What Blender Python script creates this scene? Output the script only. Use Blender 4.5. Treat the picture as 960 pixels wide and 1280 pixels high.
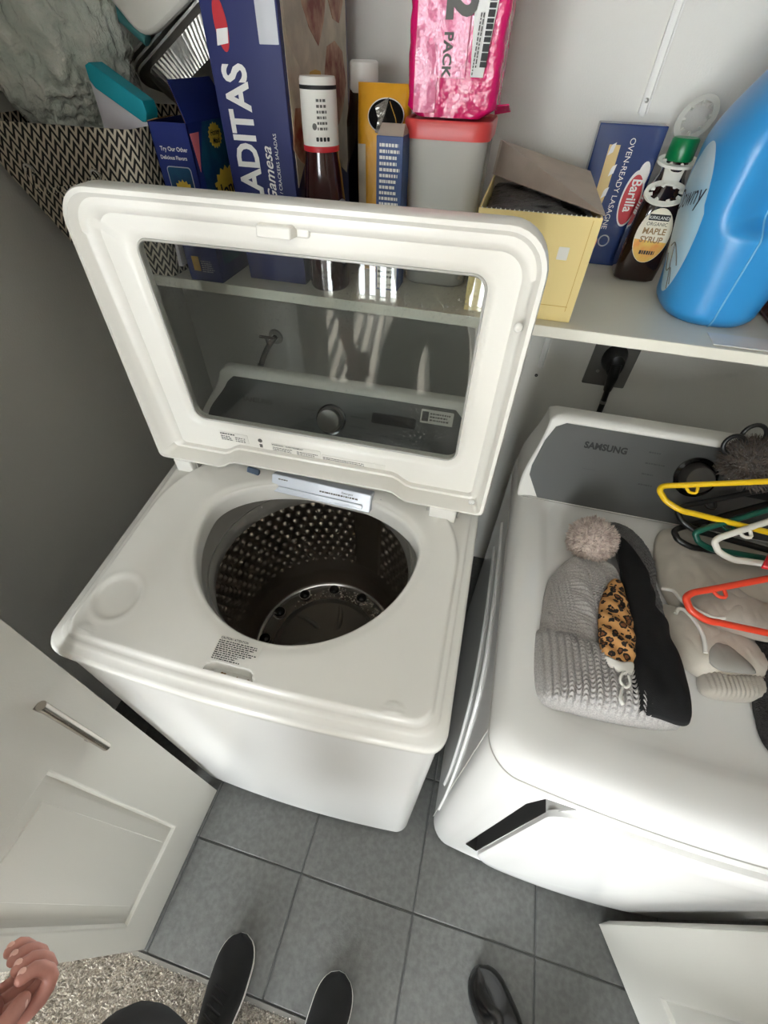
import bpy, bmesh, math, random
from mathutils import Vector as V, Matrix, noise
random.seed(7)
sc = bpy.context.scene
C = sc.collection
for o in list(bpy.data.objects): bpy.data.objects.remove(o)
PI = math.pi
# ---------------------------------------------------------------- camera
cd = bpy.data.cameras.new('camera'); cam = bpy.data.objects.new('camera', cd); C.objects.link(cam)
cam.location = (0.62799, -0.17608, 1.65686); cam.rotation_euler = (0.74502, -0.020635, 0.258516)
cd.sensor_fit = 'HORIZONTAL'; cd.sensor_width = 36; cd.lens = 543.37/960*36; cd.clip_start = 0.02
sc.camera = cam
# ---------------------------------------------------------------- world, lights, exposure
sc.view_settings.view_transform = 'Standard'; sc.view_settings.look = 'None'; sc.view_settings.gamma = 1
sc.view_settings.use_curve_mapping = False
sc.view_settings.exposure = 0.03
w = bpy.data.worlds.new('world'); sc.world = w; w.use_nodes = True
bgn = w.node_tree.nodes['Background']; bgn.inputs[0].default_value = (0.80, 0.90, 1.0, 1); bgn.inputs[1].default_value = 1.2
def light(name, kind, loc, rot, energy, col, size=None, sy=None):
    l = bpy.data.lights.new(name, kind); l.energy = energy; l.color = col
    if kind == 'AREA':
        l.shape = 'RECTANGLE'; l.size = size; l.size_y = sy
    o = bpy.data.objects.new(name, l); C.objects.link(o); o.location = loc; o.rotation_euler = rot
    return o
# daylight entering through the patio door at the far end of the room
light('window_behind_offscreen', 'AREA', (0.0, -2.86, 1.15), (PI/2, 0, 0), 480, (0.97, 0.985, 1.0), 1.9, 2.1)
sun = light('sun_offscreen', 'SUN', (0, -6, 6), (math.radians(38), 0, math.radians(-8)), 60.0, (1.0, 0.95, 0.86)); sun.data.angle = 0.01

# ---------------------------------------------------------------- helpers
XF = [Matrix.Identity(4)]
WM = {}
def grid_faces(n, m, closed=True):
    f = []
    for j in range(m-1):
        for i in range(n if closed else n-1):
            a = j*n+i; b = j*n+(i+1) % n
            f.append((a, b, b+n, a+n))
    return f
class MB:
    def __init__(s): s.v = []; s.f = []
    def add(s, vs, fs):
        o = len(s.v); s.v += [V(p) for p in vs]; s.f += [tuple(i+o for i in f) for f in fs]; return s
    def box(s, a, b):
        x0, y0, z0 = a; x1, y1, z1 = b
        return s.add([(x0,y0,z0),(x1,y0,z0),(x1,y1,z0),(x0,y1,z0),(x0,y0,z1),(x1,y0,z1),(x1,y1,z1),(x0,y1,z1)],
              [(0,3,2,1),(4,5,6,7),(0,1,5,4),(1,2,6,5),(2,3,7,6),(3,0,4,7)])
    def hexa(s, p):   # 8 corners, bottom four then top four
        return s.add(p, [(0,3,2,1),(4,5,6,7),(0,1,5,4),(1,2,6,5),(2,3,7,6),(3,0,4,7)])
    def loft(s, loops, cap0=False, cap1=False, closed=True):
        n = len(loops[0]); assert all(len(l) == n for l in loops); vs = [p for l in loops for p in l]
        f = grid_faces(n, len(loops), closed)
        if cap0: f.append(tuple(range(n-1, -1, -1)))
        if cap1: f.append(tuple(range((len(loops)-1)*n, len(loops)*n)))
        return s.add(vs, f)
    def tube(s, pts, r, n=8, caps=True, closed=False):
        pts = [V(p) for p in pts]; m = len(pts)
        rs = r if isinstance(r, (list, tuple)) else [r]*m
        loops = []; nrm = None
        for i in range(m):
            if closed: t = (pts[(i+1) % m]-pts[i-1]).normalized()
            else: t = (pts[min(i+1, m-1)]-pts[max(i-1, 0)]).normalized()
            if nrm is None:
                nrm = t.orthogonal().normalized()
            else:
                nrm = (nrm - t*nrm.dot(t))
                nrm = nrm.normalized() if nrm.length > 1e-6 else t.orthogonal().normalized()
            b = t.cross(nrm)
            loops.append([pts[i]+(nrm*math.cos(2*PI*k/n)+b*math.sin(2*PI*k/n))*rs[i] for k in range(n)])
        if closed: loops.append(loops[0])
        return s.loft(loops, caps and not closed, caps and not closed)
    def lathe(s, prof, c=(0,0,0), n=32, axis=None, cap0=False, cap1=False):
        c = V(c); q = V((0,0,1)).rotation_difference(V(axis)) if axis is not None else None
        loops = []
        for r, z in prof:
            l = []
            for k in range(n):
                p = V((r*math.cos(2*PI*k/n), r*math.sin(2*PI*k/n), z))
                if q: p = q @ p
                l.append(c+p)
            loops.append(l)
        return s.loft(loops, cap0, cap1)
    def prism(s, fr, outl, h0, h1):
        n = len(outl)
        return s.loft([[fr(a, b, h0) for a, b in outl], [fr(a, b, h1) for a, b in outl]], True, True)
    def ellipsoid(s, c, r, nu=24, nv=14, fn=None):
        c = V(c); loops = []
        for j in range(nv+1):
            t = PI*(j+0.02)/(nv+0.04)-PI/2; l = []
            for i in range(nu):
                a = 2*PI*i/nu
                d = V((math.cos(t)*math.cos(a), math.cos(t)*math.sin(a), math.sin(t)))
                k = 1+(fn(d) if fn else 0)
                l.append(c+V((d.x*r[0]*k, d.y*r[1]*k, d.z*r[2]*k)))
            loops.append(l)
        return s.loft(loops, True, True)
def Fr(o, u, v):
    o = V(o); u = V(u).normalized(); v = V(v).normalized(); n = u.cross(v)
    return lambda a, b, h=0.0: o+u*a+v*b+n*h
def rrect(x0, x1, y0, y1, r, n=6):
    out = []
    for cx, cy, a0 in ((x1-r, y0+r, -90), (x1-r, y1-r, 0), (x0+r, y1-r, 90), (x0+r, y0+r, 180)):
        for k in range(n+1):
            a = math.radians(a0+90*k/n); out.append((cx+r*math.cos(a), cy+r*math.sin(a)))
    return out
def rrs(x0, x1, y0, y1, r, nc=8, ne=20):
    pts = rrect(x0, x1, y0, y1, r, nc); P = []
    for i, p in enumerate(pts):
        q = pts[(i+1) % len(pts)]; n = ne if i % (nc+1) == nc else 1
        for k in range(n): P.append((p[0]+(q[0]-p[0])*k/n, p[1]+(q[1]-p[1])*k/n))
    return P
def ell(cx, cy, a, b, n=32, rot=0):
    c, s = math.cos(rot), math.sin(rot)
    return [(cx+a*math.cos(2*PI*k/n)*c-b*math.sin(2*PI*k/n)*s, cy+a*math.cos(2*PI*k/n)*s+b*math.sin(2*PI*k/n)*c) for k in range(n)]
def obj(name, mb, m, parent=None, smooth=None, bevel=0, seg=2, label=None, cat=None, group=None, kind=None):
    vs = [XF[0] @ p for p in mb.v]
    lo = [min(p[i] for p in vs) for i in range(3)]; hi = [max(p[i] for p in vs) for i in range(3)]
    o0 = V(((lo[0]+hi[0])/2, (lo[1]+hi[1])/2, lo[2]))
    me = bpy.data.meshes.new(name); me.from_pydata([p-o0 for p in vs], [], mb.f)
    bm = bmesh.new(); bm.from_mesh(me); bmesh.ops.recalc_face_normals(bm, faces=bm.faces); bm.to_mesh(me); bm.free()
    if m: me.materials.append(M[m])
    if smooth is not None:
        me.polygons.foreach_set('use_smooth', [True]*len(me.polygons))
        if smooth < 180: me.set_sharp_from_angle(angle=math.radians(smooth))
    o = bpy.data.objects.new(name, me); C.objects.link(o); o.location = o0
    WM[o.name] = Matrix.Translation(o0)
    if parent:
        o.parent = parent; o.matrix_parent_inverse = WM[parent.name].inverted()
    if bevel:
        b = o.modifiers.new('bevel', 'BEVEL'); b.width = bevel; b.segments = seg; b.limit_method = 'ANGLE'; b.angle_limit = math.radians(40)
        me.polygons.foreach_set('use_smooth', [True]*len(me.polygons)); me.set_sharp_from_angle(angle=math.radians(40))
    tag(o, label, cat, group, kind)
    return o
def inst(name, src, loc, parent=None):
    o = bpy.data.objects.new(name, src.data); C.objects.link(o); o.location = loc; WM[o.name] = Matrix.Translation(V(loc))
    if parent: o.parent = parent; o.matrix_parent_inverse = WM[parent.name].inverted()
    return o
def tag(o, label=None, cat=None, group=None, kind=None):
    if label: o['label'] = label
    if cat: o['category'] = cat
    if group: o['group'] = group
    if kind: o['kind'] = kind
    return o
def empty(name, loc, label=None, cat=None, group=None, kind=None):
    o = bpy.data.objects.new(name, None); C.objects.link(o); o.empty_display_size = 0.05
    p = XF[0] @ V(loc); o.location = p; WM[o.name] = Matrix.Translation(p)
    return tag(o, label, cat, group, kind)
def text(name, s, size, fr, m, parent, align='LEFT', squash=1.0, bold=0.0, h=0.0008, shear=0.0, space=1.0):
    cu = bpy.data.curves.new('t', 'FONT'); cu.body = s; cu.size = size; cu.align_x = align; cu.offset = bold; cu.shear = shear
    cu.space_character = space; cu.resolution_u = 3
    to = bpy.data.objects.new('t', cu); me = bpy.data.meshes.new_from_object(to)
    mb = MB(); mb.add([fr(v.co.x*squash, v.co.y, h) for v in me.vertices], [tuple(p.vertices) for p in me.polygons])
    bpy.data.objects.remove(to); bpy.data.meshes.remove(me)
    if not mb.v: return None
    return obj(name, mb, m, parent)
def dashes(mb, fr, x0, x1, y0, y1, rows, dens=0.8, hgt=0.5, h=0.0008, seed=1, wl=(0.002, 0.006)):
    rr = random.Random(seed); dy = (y1-y0)/rows
    for r in range(rows):
        y = y1-dy*(r+0.5); x = x0; end = x1-(x1-x0)*rr.uniform(0, 0.25)
        while x < end:
            l = rr.uniform(*wl); l = min(l, end-x)
            mb.add([fr(x, y-dy*hgt/2, h), fr(x+l, y-dy*hgt/2, h), fr(x+l, y+dy*hgt/2, h), fr(x, y+dy*hgt/2, h)], [(0,1,2,3)])
            x += l+rr.uniform(0.0006, 0.0014)/dens
    return mb
def smooth_loop(pts, n):
    """closed Catmull-Rom resampled to n points"""
    P = [V((a, b, 0)) for a, b in pts]; m = len(P); out = []
    for k in range(n):
        t = k/n*m; i = int(t); f = t-i
        p0, p1, p2, p3 = P[(i-1) % m], P[i % m], P[(i+1) % m], P[(i+2) % m]
        q = 0.5*((2*p1)+(p2-p0)*f+(2*p0-5*p1+4*p2-p3)*f*f+(3*p1-p0-3*p2+p3)*f**3)
        out.append((q.x, q.y))
    return out
def smooth_line(pts, n):
    P = [V(p) for p in pts]; m = len(P); out = []
    for k in range(n+1):
        t = k/n*(m-1); i = min(int(t), m-2); f = t-i
        p0, p1, p2, p3 = P[max(i-1, 0)], P[i], P[i+1], P[min(i+2, m-1)]
        out.append(0.5*((2*p1)+(p2-p0)*f+(2*p0-5*p1+4*p2-p3)*f*f+(3*p1-p0-3*p2+p3)*f**3))
    return out
def sstep(a, b, x):
    t = min(1, max(0, (x-a)/(b-a))); return t*t*(3-2*t)
def pillow(mb, pts, z0, th, bump=None, N=160, K=26, pw=2.4, cen=None, zf=None):
    L = smooth_loop(pts, N)
    cx, cy = cen or (sum(p[0] for p in pts)/len(pts), sum(p[1] for p in pts)/len(pts))
    loops = []
    base = lambda x, y: (zf(x, y) if zf else z0)
    loops.append([V((cx+(x-cx)*0.9, cy+(y-cy)*0.9, base(x, y))) for x, y in L])
    for k in range(K, -1, -1):
        r = max(k/K, 0.004); l = []
        hh = th*(1-r**pw)**0.6
        for x, y in L:
            px, py = cx+(x-cx)*r, cy+(y-cy)*r
            z = base(px, py)+th*0.12+hh*0.88
            if bump: z += bump(px, py)*min(1, (1-r)*8+0.15)
            l.append(V((px, py, z)))
        loops.append(l)
    mb.loft(loops, True, True); return mb
# ---------------------------------------------------------------- materials
M = {}
def lin(c):
    return tuple(((x/255)/12.92 if x/255 <= 0.04045 else ((x/255+0.055)/1.055)**2.4) for x in c)
def mat(name, col, rough=0.5, metal=0.0, bump=None, var=None, spec=0.5, coat=0.0, trans=0.0, sss=0.0, emit=None, sheen=0.0):
    """bump=(scale, strength, distance) noise relief; var=(scale, amount[, second colour])"""
    m = bpy.data.materials.new(name); m.use_nodes = True; nt = m.node_tree; b = nt.nodes['Principled BSDF']
    c = (*lin(col), 1)
    b.inputs['Base Color'].default_value = c; b.inputs['Roughness'].default_value = rough; b.inputs['Metallic'].default_value = metal
    b.inputs['Specular IOR Level'].default_value = spec; b.inputs['Coat Weight'].default_value = coat
    b.inputs['Transmission Weight'].default_value = trans; b.inputs['Sheen Weight'].default_value = sheen
    if emit: b.inputs['Emission Color'].default_value = (*lin(emit[0]), 1); b.inputs['Emission Strength'].default_value = emit[1]
    if bump or var:
        tc = nt.nodes.new('ShaderNodeTexCoord')
    if bump:
        nz = nt.nodes.new('ShaderNodeTexNoise'); nz.inputs['Scale'].default_value = bump[0]; nz.inputs['Detail'].default_value = 3
        nt.links.new(tc.outputs['Object'], nz.inputs['Vector'])
        bp = nt.nodes.new('ShaderNodeBump'); bp.inputs['Strength'].default_value = bump[1]; bp.inputs['Distance'].default_value = bump[2]
        nt.links.new(nz.outputs['Fac'], bp.inputs['Height']); nt.links.new(bp.outputs['Normal'], b.inputs['Normal'])
    if var:
        n2 = nt.nodes.new('ShaderNodeTexNoise'); n2.inputs['Scale'].default_value = var[0]; n2.inputs['Detail'].default_value = 5
        nt.links.new(tc.outputs['Object'], n2.inputs['Vector'])
        rp = nt.nodes.new('ShaderNodeValToRGB'); rp.color_ramp.elements[0].position = 0.36; rp.color_ramp.elements[1].position = 0.64
        c2 = (*lin(var[2]), 1) if len(var) > 2 else (*[x*(1-var[1]) for x in c[:3]], 1)
        rp.color_ramp.elements[0].color = c2; rp.color_ramp.elements[1].color = c
        nt.links.new(n2.outputs['Fac'], rp.inputs['Fac']); nt.links.new(rp.outputs['Color'], b.inputs['Base Color'])
    M[name] = m; return m
def nodes(name):
    nt = M[name].node_tree; return nt, nt.nodes['Principled BSDF']
mat('wall_paint', (224, 222, 215), 0.75, bump=(260, 0.35, 0.002))
mat('room_paint', (200, 195, 186), 0.8)
mat('ceiling_paint', (238, 236, 230), 0.85)
mat('door_paint', (204, 202, 194), 0.45, bump=(420, 0.18, 0.001))
mat('tile', (102, 103, 101), 0.34, bump=(160, 0.35, 0.0012), var=(70, 0.26))
mat('grout', (86, 87, 86), 0.8, bump=(200, 0.4, 0.001))
mat('carpet', (205, 197, 186), 0.95, bump=(500, 1.0, 0.006), var=(300, 0.5))
mat('carpet_pile', (232, 225, 214), 0.95, var=(180, 0.45, (178, 169, 158)))
mat('white_enamel', (238, 237, 234), 0.17, coat=0.3)
mat('white_plastic', (240, 238, 232), 0.24)
mat('lid_plastic', (240, 237, 229), 0.3)
mat('side_metal', (206, 207, 208), 0.3)
mat('blue_white_plastic', (226, 232, 242), 0.18)
mat('slate_button', (88, 103, 124), 0.35)
mat('ring_grey', (176, 174, 168), 0.35)
mat('steel', (150, 146, 140), 0.24, metal=1.0)
mat('steel_dark', (158, 149, 139), 0.42, metal=1.0)
mat('disc_grey', (138, 134, 126), 0.4, metal=0.6)
mat('chrome', (225, 225, 225), 0.12, metal=1.0)
mat('brushed', (172, 164, 156), 0.32, metal=1.0)
mat('handle_steel', (190, 184, 176), 0.22, metal=1.0)
mat('dial_steel', (120, 117, 113), 0.3, metal=0.9)
mat('panel_grey', (80, 81, 80), 0.4, metal=0.25)
mat('black_plastic', (18, 18, 18), 0.35)
mat('black_gloss', (10, 10, 11), 0.12)
mat('grip_plastic', (62, 61, 60), 0.4)
mat('screen', (24, 25, 26), 0.5, spec=0.2)
mat('ink', (25, 25, 25), 0.6)
mat('ink_soft', (95, 92, 88), 0.6)
mat('panel_print', (52, 53, 54), 0.5)
mat('label_white', (233, 230, 222), 0.5)
mat('lint', (222, 214, 200), 0.95)
mat('residue', (150, 120, 80), 0.7)
mat('rail_white', (232, 231, 226), 0.35)
mat('shelf_white', (233, 229, 214), 0.42)
mat('plate_steel', (128, 126, 122), 0.4, metal=0.4)
mat('screw', (190, 188, 182), 0.3, metal=1.0)
mat('navy', (22, 32, 92), 0.4)
mat('navy2', (27, 42, 110), 0.4)
mat('teal_print', (28, 92, 120), 0.4, var=(18, 0.4, (16, 52, 96)))
mat('yellow_print', (222, 190, 72), 0.45)
mat('gold_print', (205, 160, 60), 0.5)
mat('pink_print', (226, 120, 130), 0.5)
mat('red_print', (190, 30, 42), 0.45)
mat('white_print', (232, 230, 226), 0.5)
mat('silver_print', (196, 196, 200), 0.3, metal=0.4)
mat('kraft', (170, 128, 78), 0.7, var=(60, 0.2))
mat('food_print', (196, 160, 130), 0.45, var=(28, 0.5, (128, 44, 34)))
mat('cream_print', (210, 200, 180), 0.4, var=(22, 0.3))
mat('meat_print', (205, 120, 88), 0.5, var=(60, 0.4, (226, 168, 130)))
mat('maroon_bottle', (46, 14, 14), 0.12, coat=0.4)
mat('dark_bottle', (26, 16, 14), 0.15)
mat('coffee_bag', (226, 164, 38), 0.35, bump=(30, 0.5, 0.01))
mat('foil', (200, 198, 194), 0.2, metal=1.0, bump=(60, 0.6, 0.006))
mat('foil_pan', (200, 196, 190), 0.42, metal=1.0, bump=(70, 0.35, 0.004))
mat('blue_box', (36, 66, 122), 0.45)
mat('tub_plastic', (188, 184, 176), 0.3, spec=0.5)
mat('beans', (178, 164, 146), 0.7)
mat('red_lid', (205, 68, 66), 0.35)
mat('magenta_film', (214, 22, 104), 0.22, bump=(26, 0.9, 0.012), coat=0.3)
mat('pink_film', (236, 130, 166), 0.2, bump=(45, 1.0, 0.012), coat=0.4)
mat('carton_yellow', (242, 219, 152), 0.7, bump=(120, 0.15, 0.001))
mat('carton_grey', (186, 172, 158), 0.8, bump=(14, 0.4, 0.006), var=(20, 0.12))
mat('bin_black', (14, 14, 14), 0.35, bump=(60, 1.0, 0.01))
mat('barilla_blue', (20, 48, 104), 0.22, coat=0.5)
mat('gold_foil', (214, 184, 116), 0.35)
mat('syrup', (30, 12, 8), 0.08, coat=0.5)
mat('syrup_label_top', (226, 218, 196), 0.4)
mat('syrup_label', (226, 140, 62), 0.4, var=(40, 0.4, (226, 190, 90)))
mat('green_cap', (0, 112, 62), 0.3)
mat('carrier', (226, 225, 214), 0.35)
mat('carrier_grey', (200, 199, 190), 0.35)
mat('jug_blue', (52, 146, 210), 0.3)
mat('jug_seam', (120, 186, 224), 0.35)
mat('jug_label', (206, 222, 232), 0.3, var=(9, 0.2, (170, 206, 226)))
mat('label_line', (40, 44, 66), 0.5)
mat('red_pack', (200, 22, 28), 0.3)
mat('brown_pack', (66, 28, 24), 0.3, bump=(20, 0.8, 0.01))
mat('knit_grey', (190, 185, 181), 0.95, sheen=0.4, bump=(900, 0.6, 0.002), var=(420, 0.34))
mat('pompom', (186, 166, 156), 0.95, sheen=0.5, var=(110, 0.4, (222, 206, 194)))
mat('black_cloth', (9, 9, 10), 0.95, bump=(700, 0.4, 0.001))
mat('charcoal_knit', (92, 90, 90), 0.95, sheen=0.3, bump=(800, 0.8, 0.002), var=(380, 0.45))
mat('sock_beige', (206, 198, 185), 0.95, sheen=0.3, bump=(900, 0.5, 0.001), var=(9, 0.08))
mat('sock_beige_dark', (188, 180, 168), 0.95, sheen=0.3, bump=(900, 0.5, 0.001), var=(9, 0.08))
mat('sock_heel', (150, 146, 139), 0.95, bump=(900, 0.5, 0.001))
mat('mask_white', (226, 222, 214), 0.8)
mat('dark_fur', (92, 80, 70), 0.95, sheen=0.3, var=(90, 0.4))
mat('dark_fleece', (56, 54, 54), 0.95, bump=(400, 1.0, 0.004), var=(220, 0.5))
mat('hanger_yellow', (232, 190, 22), 0.3)
mat('hanger_black', (16, 15, 15), 0.3)
mat('hanger_green', (16, 84, 68), 0.3)
mat('hanger_white', (236, 232, 220), 0.3)
mat('hanger_red', (226, 70, 44), 0.3)
mat('hanger_red_deep', (196, 24, 34), 0.28)
mat('skin', (196, 136, 122), 0.5, bump=(300, 0.2, 0.001), var=(40, 0.12))
mat('nail', (232, 186, 172), 0.3)
mat('hair', (40, 30, 24), 0.7)
mat('trousers', (12, 12, 14), 0.9, bump=(500, 0.3, 0.001))
mat('jacket', (74, 75, 78), 0.9, bump=(500, 0.3, 0.001))
mat('shoe_black', (14, 14, 15), 0.85, bump=(600, 0.4, 0.001))
mat('shoe_leather', (12, 11, 11), 0.18)
mat('sole_white', (216, 214, 208), 0.5)
mat('lace', (22, 22, 23), 0.8)
mat('bubble', (236, 239, 230), 0.14, bump=(60, 1.0, 0.01), var=(30, 0.1, (214, 224, 214)), coat=0.6)
mat('teal_card', (20, 160, 178), 0.55)
mat('lilac_white', (222, 218, 226), 0.55)
mat('envelope_white', (224, 220, 210), 0.5, bump=(30, 0.4, 0.005))
mat('teal_edge', (70, 130, 130), 0.4)
mat('cord_black', (16, 16, 16), 0.45)
mat('valve', (70, 66, 62), 0.4, metal=0.6)
mat('hose', (150, 148, 142), 0.4)
mat('blind', (235, 232, 225), 0.5)
mat('mirror_glass', (200, 210, 215), 0.02, spec=0.5)
def glass_mat(name, tint, dust=0.0):
    m = bpy.data.materials.new(name); m.use_nodes = True; nt = m.node_tree; nt.nodes.clear()
    out = nt.nodes.new('ShaderNodeOutputMaterial'); tr = nt.nodes.new('ShaderNodeBsdfTransparent'); gl = nt.nodes.new('ShaderNodeBsdfGlossy')
    tr.inputs[0].default_value = (*tint, 1); gl.inputs['Roughness'].default_value = 0.02
    fr = nt.nodes.new('ShaderNodeFresnel'); ge = nt.nodes.new('ShaderNodeNewGeometry'); ir = nt.nodes.new('ShaderNodeMapRange')
    ir.inputs[3].default_value = 1.4; ir.inputs[4].default_value = 1/1.4      # same reflectance on both faces of the thin pane
    nt.links.new(ge.outputs['Backfacing'], ir.inputs[0]); nt.links.new(ir.outputs[0], fr.inputs[0])
    mx = nt.nodes.new('ShaderNodeMixShader'); nt.links.new(fr.outputs[0], mx.inputs[0]); nt.links.new(tr.outputs[0], mx.inputs[1]); nt.links.new(gl.outputs[0], mx.inputs[2])
    last = mx
    if dust:
        tc = nt.nodes.new('ShaderNodeTexCoord'); df = nt.nodes.new('ShaderNodeBsdfDiffuse'); df.inputs[0].default_value = (0.7, 0.68, 0.64, 1)
        vo = nt.nodes.new('ShaderNodeTexNoise'); vo.inputs['Scale'].default_value = 240; vo.inputs['Detail'].default_value = 2
        big = nt.nodes.new('ShaderNodeTexNoise'); big.inputs['Scale'].default_value = 9
        nt.links.new(tc.outputs['Object'], vo.inputs['Vector']); nt.links.new(tc.outputs['Object'], big.inputs['Vector'])
        r1 = nt.nodes.new('ShaderNodeMapRange'); r1.inputs[1].default_value = 0.60; r1.inputs[2].default_value = 0.75
        r2 = nt.nodes.new('ShaderNodeMapRange'); r2.inputs[1].default_value = 0.45; r2.inputs[2].default_value = 0.7; r2.inputs[4].default_value = dust
        nt.links.new(vo.outputs['Fac'], r1.inputs[0]); nt.links.new(big.outputs['Fac'], r2.inputs[0])
        mu = nt.nodes.new('ShaderNodeMath'); mu.operation = 'MULTIPLY'; nt.links.new(r1.outputs[0], mu.inputs[0]); nt.links.new(r2.outputs[0], mu.inputs[1])
        ad = nt.nodes.new('ShaderNodeMath'); ad.operation = 'ADD'; ad.inputs[1].default_value = 0.008; nt.links.new(mu.outputs[0], ad.inputs[0])
        m2 = nt.nodes.new('ShaderNodeMixShader'); nt.links.new(ad.outputs[0], m2.inputs[0]); nt.links.new(mx.outputs[0], m2.inputs[1]); nt.links.new(df.outputs[0], m2.inputs[2]); last = m2
    nt.links.new(last.outputs[0], out.inputs[0]); M[name] = m
glass_mat('lid_glass', (0.80, 0.82, 0.81), 0.35)
glass_mat('window_glass', (0.95, 0.97, 0.98))
def chevron_mat():
    m = mat('chevron', (20, 20, 18), 0.7); nt, b = nodes('chevron')
    uv = nt.nodes.new('ShaderNodeTexCoord'); sp = nt.nodes.new('ShaderNodeSeparateXYZ'); nt.links.new(uv.outputs['Object'], sp.inputs[0])
    def mth(op, a, bb=None):
        n = nt.nodes.new('ShaderNodeMath'); n.operation = op
        for i, q in enumerate((a, bb)):
            if q is None: continue
            if isinstance(q, (int, float)): n.inputs[i].default_value = q
            else: nt.links.new(q, n.inputs[i])
        return n.outputs[0]
    x = mth('ADD', sp.outputs[0], sp.outputs[1]); z = sp.outputs[2]
    tri = mth('PINGPONG', mth('MULTIPLY', x, 1/0.0098), 1.0)
    ph = mth('FRACT', mth('ADD', mth('MULTIPLY', z, 1/0.0185), mth('MULTIPLY', tri, 0.95)))
    st = mth('GREATER_THAN', ph, 0.5)
    mx = nt.nodes.new('ShaderNodeMix'); mx.data_type = 'RGBA'; nt.links.new(st, mx.inputs[0])
    mx.inputs[6].default_value = (*lin((24, 22, 20)), 1); mx.inputs[7].default_value = (*lin((206, 196, 176)), 1)
    nt.links.new(mx.outputs[2], b.inputs['Base Color'])
chevron_mat()
def leopard_mat():
    m = mat('leopard', (190, 130, 70), 0.85); nt, b = nodes('leopard')
    tc = nt.nodes.new('ShaderNodeTexCoord'); nz = nt.nodes.new('ShaderNodeTexNoise'); nz.inputs['Scale'].default_value = 90
    nt.links.new(tc.outputs['Object'], nz.inputs['Vector'])
    va = nt.nodes.new('ShaderNodeMixRGB'); va.blend_type = 'ADD'; va.inputs[0].default_value = 0.012
    nt.links.new(tc.outputs['Object'], va.inputs[1]); nt.links.new(nz.outputs['Color'], va.inputs[2])
    vo = nt.nodes.new('ShaderNodeTexVoronoi'); vo.inputs['Scale'].default_value = 85; nt.links.new(va.outputs[0], vo.inputs['Vector'])
    rp = nt.nodes.new('ShaderNodeValToRGB'); e = rp.color_ramp.elements; rp.color_ramp.interpolation = 'CONSTANT'
    e[0].position = 0; e[0].color = (*lin((120, 72, 36)), 1); e[1].position = 0.26; e[1].color = (*lin((22, 14, 10)), 1)
    k = e.new(0.50); k.color = (*lin((198, 146, 88)), 1)
    nt.links.new(vo.outputs['Distance'], rp.inputs['Fac']); nt.links.new(rp.outputs[0], b.inputs['Base Color'])
leopard_mat()
# ================================================================ STRUCTURE
YB = 1.15; XL = -0.415; XR = 1.78; CZ = 2.45
# floor tiles
floor = obj('floor', MB().box((XL-0.1, -0.407, -0.06), (XR+0.1, YB+0.1, -0.004)), 'grout', kind='structure')
TP, TX, TY = 0.3342, 0.4053, -0.1471
def tile(x0, x1, y0, y1, cache={}):
    g = 0.0022; k = (round(x1-x0, 4), round(y1-y0, 4))
    if k not in cache:
        cache[k] = obj('tile', MB().box((x0+g, y0+g, -0.012), (x1-g, y1-g, 0.0)), 'tile', floor, bevel=0.0022)
        return
    inst_o = inst('tile', cache[k], ((x0+x1)/2, (y0+y1)/2, -0.012), floor)
    md = inst_o.modifiers.new('bevel', 'BEVEL'); md.width = 0.0022; md.segments = 2
for i in range(-3, 5):
    x0 = max(TX+TP*i, XL); x1 = min(TX+TP*(i+1), XR)
    if x1-x0 < 0.02: continue
    for j in range(0, 4):
        tile(x0, x1, TY+TP*j, min(TY+TP*(j+1), YB))
    tile(x0, x1, -0.405, TY)
obj('trim_1', MB().box((-0.02, -0.417, -0.03), (1.62, -0.407, 0.001)), 'plate_steel', kind='structure')
# carpet of the room in front of the closet
obj('floor_carpet', MB().box((-2.3, -2.75, -0.06), (3.3, -0.417, -0.006)), 'carpet', kind='structure')
def carpet_pile():
    mb = MB(); rr = random.Random(3)
    for k in range(42000):
        x = rr.uniform(-0.25, 0.75); y = -0.419-0.5*rr.random()**1.3
        h = rr.uniform(0.007, 0.014); a = rr.uniform(0, 2*PI); wd = 0.0016
        dx, dy = math.cos(a)*wd, math.sin(a)*wd; lx, ly = rr.uniform(-.007, .007), rr.uniform(-.007, .007)
        mb.v += [V((x-dx, y-dy, -0.006)), V((x+dx, y+dy, -0.006)), V((x+lx+dx*.6, y+ly+dy*.6, h-0.006)), V((x+lx-dx*.6, y+ly-dy*.6, h-0.006))]
        n = len(mb.v); mb.f.append((n-4, n-3, n-2, n-1))
    obj('carpet_pile', mb, 'carpet_pile', kind='stuff', label='shaggy beige carpet pile in front of the tiled closet', cat='carpet')
carpet_pile()
obj('wall_back', MB().box((XL-0.1, YB, 0), (XR+0.1, YB+0.1, CZ)), 'wall_paint', kind='structure')
obj('wall_left', MB().box((XL-0.1, 0.0, 0), (XL, YB, CZ)), 'wall_paint', kind='structure')
obj('wall_right', MB().box((XR, 0.0, 0), (XR+0.1, YB, CZ)), 'wall_paint', kind='structure')
# closet front wall around the opening
obj('wall_front_left', MB().box((-2.3, -0.10, 0), (-0.03, 0.0, CZ)), 'room_paint', kind='structure')
obj('wall_front_right', MB().box((1.66, -0.10, 0), (3.3, 0.0, CZ)), 'room_paint', kind='structure')
obj('wall_front_header', MB().box((-0.03, -0.10, 2.06), (1.66, 0.0, CZ)), 'room_paint', kind='structure')
obj('ceiling', MB().box((-2.4, -2.85, CZ), (3.4, YB+0.1, CZ+0.08)), 'ceiling_paint', kind='structure')
obj('wall_room_left', MB().box((-2.4, -2.75, -0.06), (-2.3, 0.0, CZ)), 'room_paint', kind='structure')
obj('wall_room_right', MB().box((3.3, -2.75, -0.06), (3.4, 0.0, CZ)), 'room_paint', kind='structure')
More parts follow.
